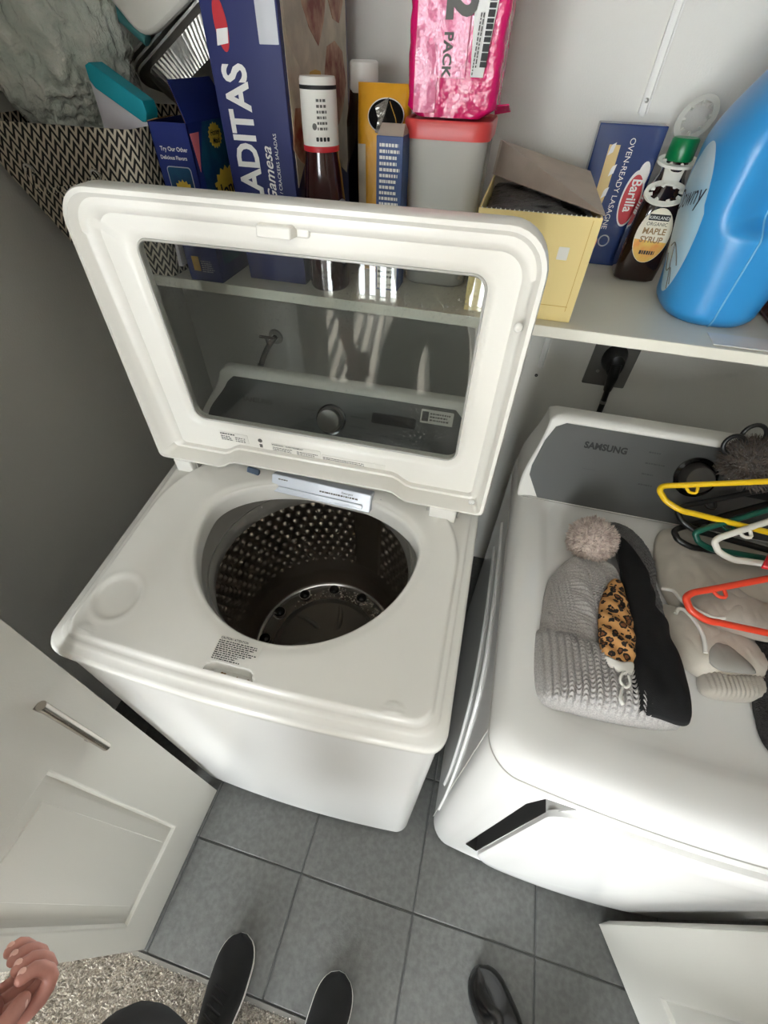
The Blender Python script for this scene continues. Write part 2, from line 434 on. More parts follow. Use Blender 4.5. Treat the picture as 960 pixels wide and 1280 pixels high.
# far wall with patio door opening x -0.9..0.9, z 0.05..2.1
obj('wall_room_far', MB().box((-2.4, -2.85, -0.06), (-0.92, -2.75, CZ)).box((0.92, -2.85, -0.06), (3.4, -2.75, CZ)).box((-0.92, -2.85, 2.12), (0.92, -2.75, CZ)).box((-0.92, -2.85, -0.06), (0.92, -2.75, 0.04)), 'room_paint', kind='structure')
win = empty('window_1', (0, -2.8, 0.04), kind='structure')
obj('window_frame', MB().box((-0.92, -2.84, 0.04), (-0.86, -2.77, 2.12)).box((0.86, -2.84, 0.04), (0.92, -2.77, 2.12)).box((-0.86, -2.84, 2.06), (0.86, -2.77, 2.12)).box((-0.86, -2.84, 0.04), (0.86, -2.77, 0.10)).box((-0.03, -2.84, 0.10), (0.03, -2.77, 2.06)), 'rail_white', win)
obj('pane', MB().box((-0.86, -2.815, 0.10), (-0.03, -2.811, 2.06)), 'window_glass', win)
obj('pane', MB().box((0.03, -2.815, 0.10), (0.86, -2.811, 2.06)), 'window_glass', win)
for k in range(19):
    x = -0.84+k*0.0935
    obj('blind_slat', MB().hexa([(x-0.03, -2.765, 0.1), (x+0.02, -2.735, 0.1), (x+0.021, -2.7365, 0.1), (x-0.029, -2.7665, 0.1), (x-0.03, -2.765, 2.06), (x+0.02, -2.735, 2.06), (x+0.021, -2.7365, 2.06), (x-0.029, -2.7665, 2.06)]), 'blind', win)
# ---- bifold doors
def door_panel(name, a, b, t, h, parent=None, sa=0.045, sb=0.12):
    """a,b: bottom corners of the visible face (normal to the right of a->b), t thickness behind; sa, sb stile widths"""
    a = V((*a, 0)); b = V((*b, 0)); u = (b-a).normalized(); W = (b-a).length; fr = Fr(a, u, (0, 0, 1)); z0, z1 = 0.008, h
    panels = [(0.19, 0.83), (0.98, 1.93)]; x0, x1 = sa, W-sb
    mb = MB()
    mb.prism(fr, [(0, z0), (W, z0), (W, z1), (0, z1)], -t, -0.014)
    for p0, p1, y0, y1 in [(0, x0, z0, z1), (x1, W, z0, z1), (x0, x1, z0, panels[0][0]), (x0, x1, panels[0][1], panels[1][0]), (x0, x1, panels[1][1], z1)]:
        mb.prism(fr, [(p0, y0), (p1, y0), (p1, y1), (p0, y1)], -0.014, 0)
    o = obj(name, mb, 'door_paint', parent)
    for p0, p1 in panels:
        loops = []
        for ins, hh in [(0, 0.0), (0.003, -0.001), (0.008, -0.0095), (0.011, -0.010), (0.040, -0.0035), (0.041, -0.0012), (0.044, -0.0005)]:
            loops.append([fr(x, y, hh) for x, y in ((x0+ins, p0+ins), (x1-ins, p0+ins), (x1-ins, p1-ins), (x0+ins, p1-ins))])
        obj('raised_panel', MB().loft(loops, False, True), 'door_paint', o, smooth=20)
    return o, fr
d1 = empty('door_1', (0.03, -0.2, 0), kind='structure')
dp, fr = door_panel('door_leaf', (0.0635, -0.399), (0.066, -0.0245), 0.03, 2.03, d1)
# handle: bar pull on two posts at y about -0.083
hm = MB().tube([(0.092, -0.084, 0.762), (0.092, -0.084, 0.978)], 0.0075, 16); hm2 = MB().box((0.066, -0.089, 0.785), (0.088, -0.079, 0.795)).box((0.066, -0.089, 0.945), (0.088, -0.079, 0.955))
hb = obj('door_handle', hm, 'handle_steel', dp, smooth=40); obj('handle_post', hm2, 'brushed', dp)
door_panel('door_leaf', (0.027, -0.0245), (0.025, -0.399), 0.03, 2.03, d1)
d2 = empty('door_2', (1.4, -0.2, 0), kind='structure')
door_panel('door_leaf', (1.243, -0.037), (1.417, -0.369), 0.032, 2.03, d2, 0.12, 0.045)
door_panel('door_leaf', (1.425, -0.375), (1.62, -0.06), 0.032, 2.03, d2, 0.045, 0.12)
# ================================================================ SHELF
ZS = 1.294
sh = empty('wall_shelf', (0.7, YB, ZS-0.02), 'long white melamine shelf above both machines', 'shelf')
obj('shelf_board', MB().box((-0.287, 0.705, ZS-0.019), (XR-0.002, YB-0.001, ZS)), 'shelf_white', sh, bevel=0.001)
obj('edge_band', MB().box((-0.287, 0.700, ZS-0.021), (XR-0.002, 0.705, ZS+0.0005)), 'shelf_white', sh, bevel=0.0012)
# ================================================================ WASHER (local frame, slight yaw)
XF[0] = Matrix.Rotation(0.0197, 4, 'Z')
SL = 0.1037
def DK(y): return 0.9705+SL*y
wa = empty('washing_machine', (0.343, 0.35, 0), 'white top-loading washing machine with open glass lid and steel drum', 'washing machine')
W = 0.686; wc = (0.343, 0.28)
def bow(x, y): return -0.016*(1-((x-0.343)/0.343)**2)*max(0, 1-y/0.25)**2
def body_loop2(z, ins): return [V((x, y, z)) for x, y in rrs(ins, W-ins, 0.512, 0.70-ins, 0.012, 4, 4)]
def body_loop(z, ins=0.0, r=0.035, y1=0.70, bw=1):
    return [V((x, y+bow(x, y)*bw, z)) for x, y in rrs(ins, W-ins, ins, y1-ins, r)]
obj('rear_deck', MB().loft([body_loop2(z, i) for z, i in ((0.936, 0.004), (1.000, 0.004), (1.006, 0.010))], True, True), 'white_plastic', wa, smooth=40)
obj('cabinet', MB().loft([body_loop(0.03, 0.02), body_loop(0.034, 0.006), body_loop(0.10, 0.006, bw=0.9), body_loop(0.938, 0.006)], True, False), 'white_enamel', wa, smooth=40)
for fx, fy in ((0.06, 0.06), (0.626, 0.06), (0.06, 0.62), (0.626, 0.62)):
    obj('foot', MB().lathe([(0.02, 0), (0.022, 0.012), (0.012, 0.013), (0.012, 0.03)], (fx, fy, 0), 12, cap0=True), 'black_plastic', wa)
# deck: polar grid between outline and drum opening with relief from a height function
NA = 480
HC = (0.365, 0.315)
def hole_pt(a, k=1.0, off=0.0):
    c, s = math.cos(a), math.sin(a); rx = 0.222+off; ry = (0.222 if s < 0 else 0.115)+off
    return HC[0]+rx*c*k, HC[1]+ry*s*k
def ray_rr(a, x0, x1, y0, y1, r, rr_=None):
    """distance from HC to a rounded rectangle in direction a (r front corners, rr_ rear corners)"""
    rr_ = r if rr_ is None else rr_
    c, s = math.cos(a), math.sin(a); lo, hi = 0.0, 1.0
    def inside(x, y):
        if not (x0 <= x <= x1 and y0 <= y <= y1): return False
        rad = r if y < (y0+y1)/2 else rr_
        cx = min(max(x, x0+rad), x1-rad); cy = min(max(y, y0+rad), y1-rad)
        if (x < x0+rad or x > x1-rad) and (y < y0+rad or y > y1-rad): return math.hypot(x-cx, y-cy) <= rad
        return True
    for _ in range(26):
        m = (lo+hi)/2
        if inside(HC[0]+c*m, HC[1]+s*m): lo = m
        else: hi = m
    return HC[0]+c*lo, HC[1]+s*lo
def deck_h(x, y):
    h = 0.0
    d = math.hypot(x-0.081, y-0.106); h -= 0.0035*(1-sstep(0.033, 0.043, d)); h += 0.0010*math.exp(-((d-0.045)/0.004)**2)
    for bx_, by_ in ((0.063, 0.040), (0.598, 0.042)):
        d = math.hypot(x-bx_, y-by_); h += 0.0022*(1-sstep(0.009, 0.013, d))
    # soft bowl towards the opening
    hx, hy = (x-HC[0])/0.222, (y-HC[1])/(0.222 if y < HC[1] else 0.115)
    q = math.hypot(hx, hy); h -= 0.004*math.exp(-((q-1)/0.05)**2)
    # latch slot
    sx = max(abs(x-0.333)-0.026, 0); d = math.hypot(sx, y-0.036); h -= 0.020*(1-sstep(0.0105, 0.0145, d))
    return h
angs = [2*PI*i/NA for i in range(NA)]
loops = []
def oloop(f):
    l = []
    for a in angs:
        x, y, z = f(a); l.append(V((x, y+bow(x, y), z)))
    return l
E0 = (0.0, W, 0.0, 0.70)
def edge(ins, dz, r=0.03):
    def f(a):
        x, y = ray_rr(a, E0[0]+ins, E0[1]-ins, E0[2]+ins, 0.51, r, 0.012); return x, y, DK(y)+dz
    return f
for ins, dz in ((0.004, -0.040), (0.0, -0.034), (0.0, -0.020), (0.002, -0.015), (0.006, -0.013), (0.014, -0.012), (0.0165, -0.0095), (0.019, -0.0075), (0.024, -0.0070)):
    loops.append(oloop(edge(ins, dz)))
def plat(a, ins=0.0):
    return ray_rr(a, 0.026+ins, 0.660-ins, 0.028+ins, 0.495-ins, 0.026, 0.19)
for ins, dz in ((0.0, -0.0066), (0.0025, -0.0035), (0.005, -0.0005), (0.008, 0.0)):
    loops.append(oloop(lambda a: (*plat(a, ins), DK(plat(a, ins)[1])+dz)))
K = 66
for k in range(1, K+1):
    t = k/K; l = []
    for a in angs:
        x0, y0 = plat(a, 0.008); 
        # hole point along the same ray
        c, s = math.cos(a), math.sin(a); ry = 0.222 if s < 0 else 0.115
        rr_ = 1/math.sqrt((c/0.222)**2+(s/ry)**2); x1, y1 = HC[0]+c*rr_, HC[1]+s*rr_
        x, y = x0+(x1-x0)*t, y0+(y1-y0)*t
        l.append(V((x, y+bow(x, y), DK(y)+deck_h(x, y))))
    loops.append(l)
for off, dz in ((-0.003, -0.007), (-0.0045, -0.016), (-0.0045, -0.045)):
    l = []
    for a in angs:
        c, s = math.cos(a), math.sin(a); ry = 0.222 if s < 0 else 0.115
        rr_ = 1/math.sqrt((c/(0.222+off))**2+(s/(ry+off))**2); x, y = HC[0]+c*rr_, HC[1]+s*rr_
        l.append(V((x, y+bow(x, y), DK(y)+dz)))
    loops.append(l)
deck = obj('deck', MB().loft(loops), 'white_plastic', wa, smooth=50)
# thin stains inside the latch slot
mb = MB(); rr = random.Random(5)
for k in range(14):
    x = 0.333+rr.uniform(-0.03, 0.03); y = 0.036+rr.uniform(-0.007, 0.007); r = rr.uniform(0.0008, 0.0022); y2 = y+bow(x, y)
    mb.add([(x+r*math.cos(a)*1.5, y2+r*math.sin(a), DK(y)-0.0195) for a in [2*PI*i/7 for i in range(7)]], [tuple(range(7))])
obj('latch_residue', mb, 'residue', deck)
# caution sticker
fr = Fr((0.292, 0.0405, DK(0.0405)+0.0006), (1, 0, 0), (0, 1, SL))
st = obj('caution_sticker', MB().prism(fr, rrect(0, 0.077, 0, 0.042, 0.002, 3), 0, 0.0003), 'label_white', deck)
fr = Fr((0.294, 0.0415, DK(0.0415)+0.0009), (1, 0, 0), (0, 1, SL))
text('lettering', 'CAUTION / ATTENTION', 0.0052, Fr(fr(0.002, 0.0355), (1, 0, 0), (0, 1, SL)), 'ink', st, squash=0.85, bold=0.0001)
obj('fine_print', dashes(MB(), fr, 0.001, 0.072, 0.011, 0.034, 7, seed=4), 'ink', st)
obj('fine_print', dashes(MB(), fr, 0.001, 0.05, 0.001, 0.011, 3, seed=9), 'ink', st)
# inner wall below the opening, grey balance ring, drum
DC = (0.350, 0.335)
zr = 0.93
obj('balance_ring', MB().lathe([(0.262, 0.955), (0.258, 0.93), (0.246, 0.918), (0.238, 0.930), (0.234, 0.932), (0.230, 0.918), (0.226, 0.88), (0.224, 0.873), (0.219, 0.876), (0.215, 0.86), (0.2155, 0.835), (0.226, 0.825)], (DC[0], DC[1], 0), 96), 'ring_grey', wa, smooth=50)
obj('tub_wall', MB().lathe([(0.29, 0.95), (0.29, 0.40), (0.05, 0.39)], (DC[0], DC[1], 0), 48), 'black_plastic', wa, smooth=40)
def drum():
    n, m = 560, 150; z0, z1 = 0.46, 0.832; loops = []
    pitch = 0.027; cols = 52
    for j in range(m+1):
        z = z0+(z1-z0)*j/m; l = []
        row = (z-0.60)/pitch
        for i in range(n):
            a = 2*PI*i/n; r = 0.228
            sec = abs(((math.degrees(a)-72+180) % 360)-180)
            if z > 0.575 and z < 0.82 and sec > 11:
                best = 0
                for rj in (math.floor(row), math.floor(row)+1):
                    u = a/(2*PI)*cols+(0.5 if rj % 2 else 0)
                    du = (u-round(u))*2*PI*0.228/cols; dz = (row-rj)*pitch
                    d = math.hypot(du, dz); best = max(best, 1-sstep(0.003, 0.0105, d))
                r -= 0.0075*best
            elif z > 0.575 and sec <= 11:
                r -= 0.006*(1-sstep(9, 11, sec))
            if z < 0.56: r += 0.004*math.sin(max(0, (0.56-z)/0.10)*PI)-0.02*sstep(0.50, 0.46, z) if False else -0.022*(1-sstep(0.46, 0.52, z))
            l.append(V((DC[0]+r*math.cos(a), DC[1]+r*math.sin(a), z)))
        loops.append(l)
    dr = obj('drum', MB().loft(loops), 'steel_dark', wa, smooth=180)
    obj('drum_base', MB().lathe([(0.215, 0.462), (0.205, 0.452), (0.02, 0.450), (0.001, 0.450)], (DC[0], DC[1], 0), 72), 'steel', wa, smooth=40)
    # pulsator with raised chrome rim, bosses and finned centre disc
    pu = obj('pulsator', MB().lathe([(0.203, 0.455), (0.203, 0.476), (0.200, 0.481), (0.193, 0.481), (0.188, 0.474), (0.172, 0.468), (0.152, 0.466), (0.149, 0.470), (0.146, 0.472), (0.143, 0.468), (0.139, 0.462), (0.06, 0.470), (0.03, 0.485), (0.001, 0.487)], (DC[0], DC[1], 0), 96), 'disc_grey', wa, smooth=35)
    obj('pulsator_rim', MB().lathe([(0.204, 0.474), (0.201, 0.483), (0.194, 0.483), (0.189, 0.475)], (DC[0], DC[1], 0), 96), 'chrome', pu, smooth=60)
    obj('pulsator_band', MB().lathe([(0.188, 0.4745), (0.172, 0.4690), (0.152, 0.4672)], (DC[0], DC[1], 0), 96), 'steel', pu, smooth=60)
    for k in range(12):
        a = 2*PI*(k+0.35)/12; bx = DC[0]+0.178*math.cos(a); by = DC[1]+0.178*math.sin(a)
        b = MB().lathe([(0.0165, 0.468), (0.0155, 0.480), (0.012, 0.484), (0.001, 0.485)], (bx, by, 0), 20)
        bo = obj('boss', b, 'black_gloss', pu, smooth=50)
        obj('boss_ring', MB().lathe([(0.0185, 0.470), (0.018, 0.478), (0.016, 0.478)], (bx, by, 0), 20), 'chrome', bo, smooth=60)
    for k in range(6):
        a0 = 2*PI*k/6; pts = [(DC[0]+r*math.cos(a0+r*4), DC[1]+r*math.sin(a0+r*4), 0.466+0.004*math.sin((r-0.03)/0.1*PI)) for r in [0.03+0.01*i for i in range(11)]]
        obj('fin', MB().tube(pts, [0.004+0.004*math.sin(PI*i/10) for i in range(11)], 8), 'disc_grey', pu, smooth=80)
    mb = MB(); rr = random.Random(11)
    for k in range(150):
        a = math.radians(rr.gauss(80, 26)); r = rr.uniform(0.153, 0.186); x, y = DC[0]+r*math.cos(a), DC[1]+r*math.sin(a); s = rr.uniform(0.001, 0.004)
        z = 0.4675+(r-0.152)*0.20+0.0012
        mb.add([(x+s*rr.uniform(.5, 1.3)*math.cos(t), y+s*rr.uniform(.4, 1)*math.sin(t), z) for t in [2*PI*i/6 for i in range(6)]], [tuple(range(6))])
    obj('lint', mb, 'lint', pu, kind='stuff')
drum()
# detergent drawer at the rear of the opening, release buttons
dd = obj('dispenser_housing', MB().loft([[V((x, y, DK(0.43)-0.03+dz)) for x, y in ((0.16, 0.452-dy), (0.19, 0.436-dy), (0.235, 0.428-dy), (0.468, 0.415-dy), (0.50, 0.424-dy), (0.54, 0.452-dy), (0.54, 0.50), (0.16, 0.50))] for dz, dy in ((-0.03, -0.01), (0.020, 0.0), (0.0275, -0.003))], True, True), 'white_plastic', wa, bevel=0.003)
dfr = Fr((0.243, 0.408, DK(0.41)-0.020), (0.222, -0.010, 0.0), (0, 0.42, 0.9))
dw = obj('detergent_drawer', MB().prism(dfr, rrect(0, 0.222, 0, 0.040, 0.004, 3), -0.03, 0.0), 'blue_white_plastic', wa, bevel=0.002)
obj('drawer_lip', MB().prism(dfr, rrect(0.016, 0.206, 0.006, 0.016, 0.004, 4), 0, 0.004), 'blue_white_plastic', dw, bevel=0.0015)
obj('fine_print', dashes(MB(), dfr, 0.016, 0.042, 0.029, 0.034, 1, seed=19), 'ink_soft', dw)
text('lettering', 'Detergent', 0.006, Fr(dfr(0.158, 0.030), dfr(1, 0)-dfr(0, 0), dfr(0, 1)-dfr(0, 0)), 'ink', dw)
obj('fine_print', dashes(MB(), dfr, 0.11, 0.2, 0.021, 0.028, 1, seed=3), 'ink_soft', dw)
obj('release_button', MB().prism(Fr((0.195, 0.4255, DK(0.43)-0.008), (1, -0.15, 0), (0, 0.55, 0.83)), rrect(-0.015, 0.015, 0, 0.02, 0.004, 3), -0.004, 0.003), 'slate_button', wa, bevel=0.0015)
obj('release_button', MB().prism(Fr((0.492, 0.420, DK(0.43)-0.012), (1, 0.15, 0), (0, 0.55, 0.83)), rrect(-0.013, 0.013, 0, 0.012, 0.003, 3), -0.004, 0.003), 'slate_button', wa, bevel=0.0015)
# lid: standing open, skirt towards the camera
HY = 0.445; ZB = 1.040; ZT = 1.512
lid = empty('lid', (0.343, HY, ZB)); lid.parent = wa; lid.matrix_parent_inverse = WM[wa.name].inverted()
def notch(x): return 0.020*(sstep(0.135, 0.175, x)-sstep(0.50, 0.54, x))
def lidloop(x0, x1, z0, z1, rb, rt, yf, n=8, cut=0.0):
    out = []; ne = 48
    cs_ = ((x1-rb, z0+rb, -90, rb), (x1-rt, z1-rt, 0, rt), (x0+rt, z1-rt, 90, rt), (x0+rb, z0+rb, 180, rb))
    for cx, cz, a0, r in cs_:
        for k in range(n+1):
            a = math.radians(a0+90*k/n); x = cx+r*math.cos(a); z = cz+r*math.sin(a)
            out.append(V((x, yf(z), z)))
    for k in range(1, ne):      # bottom edge, left to right
        x = x0+rb+(x1-rb-x0-rb)*k/ne; z = z0+notch(x)*cut; out.append(V((x, yf(z), z)))
    return out
def ysk(z): return 0.404+0.020*sstep(1.36, 1.41, z)      # skirt is deeper below the jog
fl = []
fl.append(lidloop(0.0, W, ZB, ZT, 0.012, 0.055, lambda z: 0.470, cut=1.0))
fl.append(lidloop(-0.004, W+0.003, ZB-0.002, ZT+0.003, 0.012, 0.057, lambda z: 0.458, cut=1.0))
fl.append(lidloop(-0.004, W+0.003, ZB-0.002, ZT+0.003, 0.012, 0.057, lambda z: ysk(z)+0.004, cut=1.0))
fl.append(lidloop(-0.002, W+0.001, ZB, ZT+0.001, 0.011, 0.055, ysk, cut=1.0))
fl.append(lidloop(0.004, W-0.005, ZB+0.004, ZT-0.005, 0.010, 0.050, ysk, cut=1.0))
fl.append(lidloop(0.012, W-0.010, ZB+0.008, ZT-0.012, 0.010, 0.046, lambda z: ysk(z)+0.010, cut=1.0))
fl.append(lidloop(0.020, W-0.016, ZB+0.012, ZT-0.020, 0.010, 0.042, lambda z: HY-0.012, cut=1.0))
fl.append(lidloop(0.028, W-0.021, ZB+0.016, ZT-0.026, 0.010, 0.038, lambda z: HY-0.010, cut=1.0))
fl.append(lidloop(0.036, W-0.026, ZB+0.018, ZT-0.032, 0.010, 0.034, lambda z: HY-0.002, cut=1.0))
fl.append(lidloop(0.066, 0.632, 1.106, 1.462, 0.028, 0.028, lambda z: HY))
fl.append(lidloop(0.074, 0.625, 1.114, 1.454, 0.025, 0.025, lambda z: HY+0.002))
fl.append(lidloop(0.081, 0.618, 1.121, 1.447, 0.022, 0.022, lambda z: HY+0.010))
fl.append(lidloop(0.081, 0.618, 1.121, 1.447, 0.022, 0.022, lambda z: 0.4695))
fl.append(fl[0])
obj('lid_frame', MB().loft(fl), 'lid_plastic', lid, smooth=40)
obj('lid_glass', MB().loft([lidloop(0.079, 0.620, 1.119, 1.449, 0.022, 0.022, lambda z: HY+0.011), lidloop(0.079, 0.620, 1.119, 1.449, 0.022, 0.022, lambda z: HY+0.0145)], True, True), 'lid_glass', lid)
obj('glass_gasket', MB().tube([p+V((0, -0.001, 0)) for p in lidloop(0.082, 0.617, 1.122, 1.446, 0.021, 0.021, lambda z: HY+0.010)], 0.0022, 6, closed=True), 'ring_grey', lid, smooth=60)
lfr = Fr((0, HY-0.001, 0), (1, 0, 0), (0, 0, 1))
def lf(x, z): return Fr((x, HY-0.0015, z), (1, 0, 0), (0, 0, 1))
# latch hook
la = obj('latch', MB().prism(lf(0.336, 1.481), rrect(-0.036, 0.036, -0.008, 0.009, 0.004, 3), 0.0, 0.005), 'lid_plastic', lid, bevel=0.002)
obj('latch_hook', MB().hexa([(0.303, 0.420, 1.474), (0.352, 0.420, 1.474), (0.356, 0.446, 1.474), (0.303, 0.446, 1.474), (0.303, 0.424, 1.488), (0.352, 0.424, 1.488), (0.356, 0.446, 1.490), (0.303, 0.446, 1.490)]), 'lid_plastic', la, bevel=0.002)
obj('latch_hole', MB().prism(lf(0.338, 1.4925), ell(0, 0, 0.0025, 0.002, 10), 0.0, 0.001), 'ink', la)
for x, z in ((0.668, 1.40), (0.662, 1.075)):
    obj('rubber_bumper', MB().lathe([(0.0062, 0), (0.006, 0.004), (0.004, 0.0055), (0.001, 0.006)], (x, HY-0.028 if z > 1.2 else HY-0.04, z), 16, axis=(0, -1, 0)), 'white_plastic', lid, smooth=50)
# hinges
for x, hw in ((0.612, 0.027), (0.045, 0.02)):
    h = obj('hinge', MB().box((x-hw, 0.405, DK(0.43)-0.012), (x+hw, 0.455, DK(0.43)+0.022)), 'white_plastic', wa, bevel=0.003)
    obj('hinge_slot', MB().box((x-hw-0.006, 0.418, DK(0.43)-0.01), (x-hw-0.001, 0.45, DK(0.43)+0.026)), 'ring_grey', h, bevel=0.001)
    obj('hinge_slot', MB().box((x+hw+0.001, 0.418, DK(0.43)-0.01), (x+hw+0.005, 0.45, DK(0.43)+0.026)), 'ring_grey', h, bevel=0.001)
# stickers on the lid
lab = obj('rating_label', MB().prism(lf(0.133, 1.083), rrect(0, 0.062, 0, 0.022, 0.001, 2), 0.0, 0.0006), 'label_white', lid)
obj('fine_print', dashes(MB(), lf(0.134, 1.098), 0, 0.034, 0, 0.006, 1, seed=51), 'ink', lab)
obj('fine_print', dashes(MB(), lf(0.134, 1.084), 0, 0.028, 0, 0.013, 3, seed=2), 'ink', lab); obj('fine_print', dashes(MB(), lf(0.166, 1.084), 0, 0.024, 0, 0.013, 3, 0.5, seed=8), 'ink_soft', lab)
obj('certification_mark', MB().prism(lf(0.222, 1.098), ell(0, 0, 0.0045, 0.0045, 16), 0, 0.0008).box((0.219, HY-0.0022, 1.081), (0.225, HY-0.0015, 1.089)), 'ink_soft', lid)
lab = obj('warning_label', MB().prism(lf(0.246, 1.073), rrect(0, 0.105, 0, 0.024, 0.001, 2), 0.0, 0.0005).prism(lf(0.353, 1.064), rrect(0, 0.132, 0, 0.026, 0.001, 2), 0.0, 0.0005), 'label_white', lid)
text('lettering', 'WARNING - AVERTISSEMENT', 0.0052, lf(0.247, 1.092), 'ink', lab, bold=0.0001)
obj('fine_print', dashes(MB(), lf(0.248, 1.075), 0, 0.048, 0, 0.014, 4, seed=12), 'ink_soft', lab); obj('fine_print', dashes(MB(), lf(0.300, 1.072), 0, 0.048, 0, 0.016, 4, seed=13), 'ink_soft', lab)
obj('fine_print', dashes(MB(), lf(0.356, 1.066), 0, 0.088, 0, 0.02, 5, seed=14), 'ink_soft', lab)
# washer console behind the lid
def console(px, W, yb0, zb0, yt, zt, yback, zback, parent, in0, intop, mfr='white_plastic'):
    """sloped console; returns frame on its face"""
    mb = MB(); L = []
    n = 14
    def prof(t):   # left/right inset along the face height
        return in0+(intop-in0)*sstep(0.15, 1.0, t)
    sect = []
    for k in range(n+1):
        t = k/n; y = yb0+(yt-yb0)*t; z = zb0+(zt-zb0)*t
        sect.append((prof(t), y, z))
    for i, (ins, y, z) in enumerate(sect):
        bk = yback
        L.append([V((px+ins, y, z)), V((px+W-ins, y, z)), V((px+W-ins+0.004, bk, z)), V((px+ins-0.004, bk, z))])
    ins, y, z = sect[-1]
    L.append([V((px+ins+0.012, y+0.010, z+0.008)), V((px+W-ins-0.012, y+0.010, z+0.008)), V((px+W-ins-0.012, yback, z+0.006)), V((px+ins+0.012, yback, z+0.006))])
    L.append([V((px+ins+0.035, y+0.022, z+0.010)), V((px+W-ins-0.035, y+0.022, z+0.010)), V((px+W-ins-0.035, yback-0.01, z+0.008)), V((px+ins+0.035, yback-0.01, z+0.008))])
    mb.loft(L, True, True)
    cs = obj('console', mb, mfr, parent, bevel=0.004)
    u = V((1, 0, 0)); v = V((0, yt-yb0, zt-zb0)); H = v.length
    return cs, Fr((px, yb0, zb0), u, v), H
cs, cf, H = console(0.0, W, 0.545, 1.005, 0.612, 1.134, 0.652, 1.13, wa, 0.0, 0.05)
def cfr(a, b, h=0.001): return Fr(cf(a, b, h), cf(1, 0)-cf(0, 0), cf(0, 1)-cf(0, 0))
HH = H
pan = []
for t in [i/10 for i in range(11)]: pan.append((0.024+0.052*sstep(0.25, 1.0, t)+(0.0 if t < 0.98 else 0.012), HH*(0.04+0.93*t)))
outl = [(W-x, y) for x, y in pan]+[(x, y) for x, y in reversed(pan)]
pn = obj('control_panel', MB().prism(cf, outl, 0.0005, 0.0025), 'panel_grey', cs)
kn = obj('dial', MB().lathe([(0.030, 0.0), (0.030, 0.006), (0.026, 0.009), (0.0255, 0.026), (0.0235, 0.028), (0.001, 0.0275)], cf(0.328, HH*0.55, 0.002), 40, axis=cf(0, 0, 1)-cf(0, 0, 0)), 'dial_steel', cs, smooth=40)
obj('dial_ring', MB().lathe([(0.034, 0.0), (0.034, 0.004), (0.0295, 0.005)], cf(0.328, HH*0.55, 0.002), 40, axis=cf(0, 0, 1)-cf(0, 0, 0)), 'black_gloss', kn, smooth=40)
obj('display', MB().prism(cf, rrect(0.42, 0.518, HH*0.60, HH*0.76, 0.003, 3), 0.002, 0.0032), 'screen', cs)
stk = obj('energy_sticker', MB().prism(cf, rrect(0.526, 0.596, HH*0.72, HH*0.92, 0.002, 3), 0.002, 0.0030), 'label_white', cs)
obj('sticker_mark', MB().prism(cf, rrect(0.529, 0.543, HH*0.75, HH*0.89, 0.001, 2), 0.003, 0.0034), 'ink', stk)
obj('sticker_print', dashes(MB(), cfr(0.546, HH*0.75, 0.0034), 0, 0.046, 0, HH*0.14, 3, seed=3, h=0), 'ink_soft', stk)
text('lettering', 'SAMSUNG', 0.016, cfr(0.112, HH*0.62, 0.0027), 'ink', cs, bold=0.0004)
def pprint(*args, **kw): obj('panel_print', dashes(MB(), *args, **kw), 'panel_print', cs, kind='stuff')
for j, y in enumerate((0.78, 0.62, 0.47, 0.33)):
    pprint(cfr(0.255, HH*y, 0.0028), 0, 0.036, 0, 0.007, 1, seed=j, h=0); pprint(cfr(0.372, HH*y, 0.0028), 0, 0.036, 0, 0.007, 1, seed=j+7, h=0)
for j in range(5): pprint(cfr(0.412+0.032*j, HH*0.40, 0.0028), 0, 0.02, 0, 0.006, 1, seed=j+20, h=0)
for j in range(4): pprint(cfr(0.56, HH*(0.18+0.13*j), 0.0028), 0, 0.03, 0, 0.006, 1, seed=j+30, h=0)
XF[0] = Matrix.Identity(4)
# ================================================================ DRYER
DX = 0.752; DZ = 0.95; DW = 0.686
dr = empty('dryer', (DX+DW/2, 0.4, 0), 'white front-loading clothes dryer with grey control panel and clutter on top', 'dryer')
def dbow(x): return -0.026*(1-((x-DX-DW/2)/(DW/2))**2)
def dloop(z, ins, r=0.05, y0=0.03, bw=1.0, y1=0.80):
    return [V((x, y+dbow(x)*bw*max(0, 1-(y-y0)/0.2), z)) for x, y in rrs(DX+ins, DX+DW-ins, y0+ins, y1-ins, r)]
dcab = obj('cabinet', MB().loft([dloop(0.02, 0.012), dloop(0.025, 0.003), dloop(0.06, 0.0, bw=0.6), dloop(0.30, 0.0, bw=0.9), dloop(0.60, 0.0, bw=1.0), dloop(0.905, 0.0)], True, False), 'white_enamel', dr, smooth=40)
# side panel with two embossed ribs (left side)
for z0, z1, yk in ((0.60, 0.26, 0.0), (0.70, 0.20, -0.05)):
    pts = smooth_line([(DX+0.0005, 0.62, z0+0.12), (DX+0.0005, 0.40+yk, z0+0.11), (DX+0.0005, 0.24+yk, z0+0.03), (DX+0.0005, 0.15+yk, (z0+z1)/2), (DX+0.0005, 0.13+yk, z1)], 24)
    obj('side_rib', MB().tube(pts, 0.006, 6), 'white_enamel', dr, smooth=80)
obj('side_seam', MB().tube([(DX-0.0002, 0.085, 0.03), (DX-0.0002, 0.085, 0.905)], 0.0012, 6), 'ring_grey', dr)
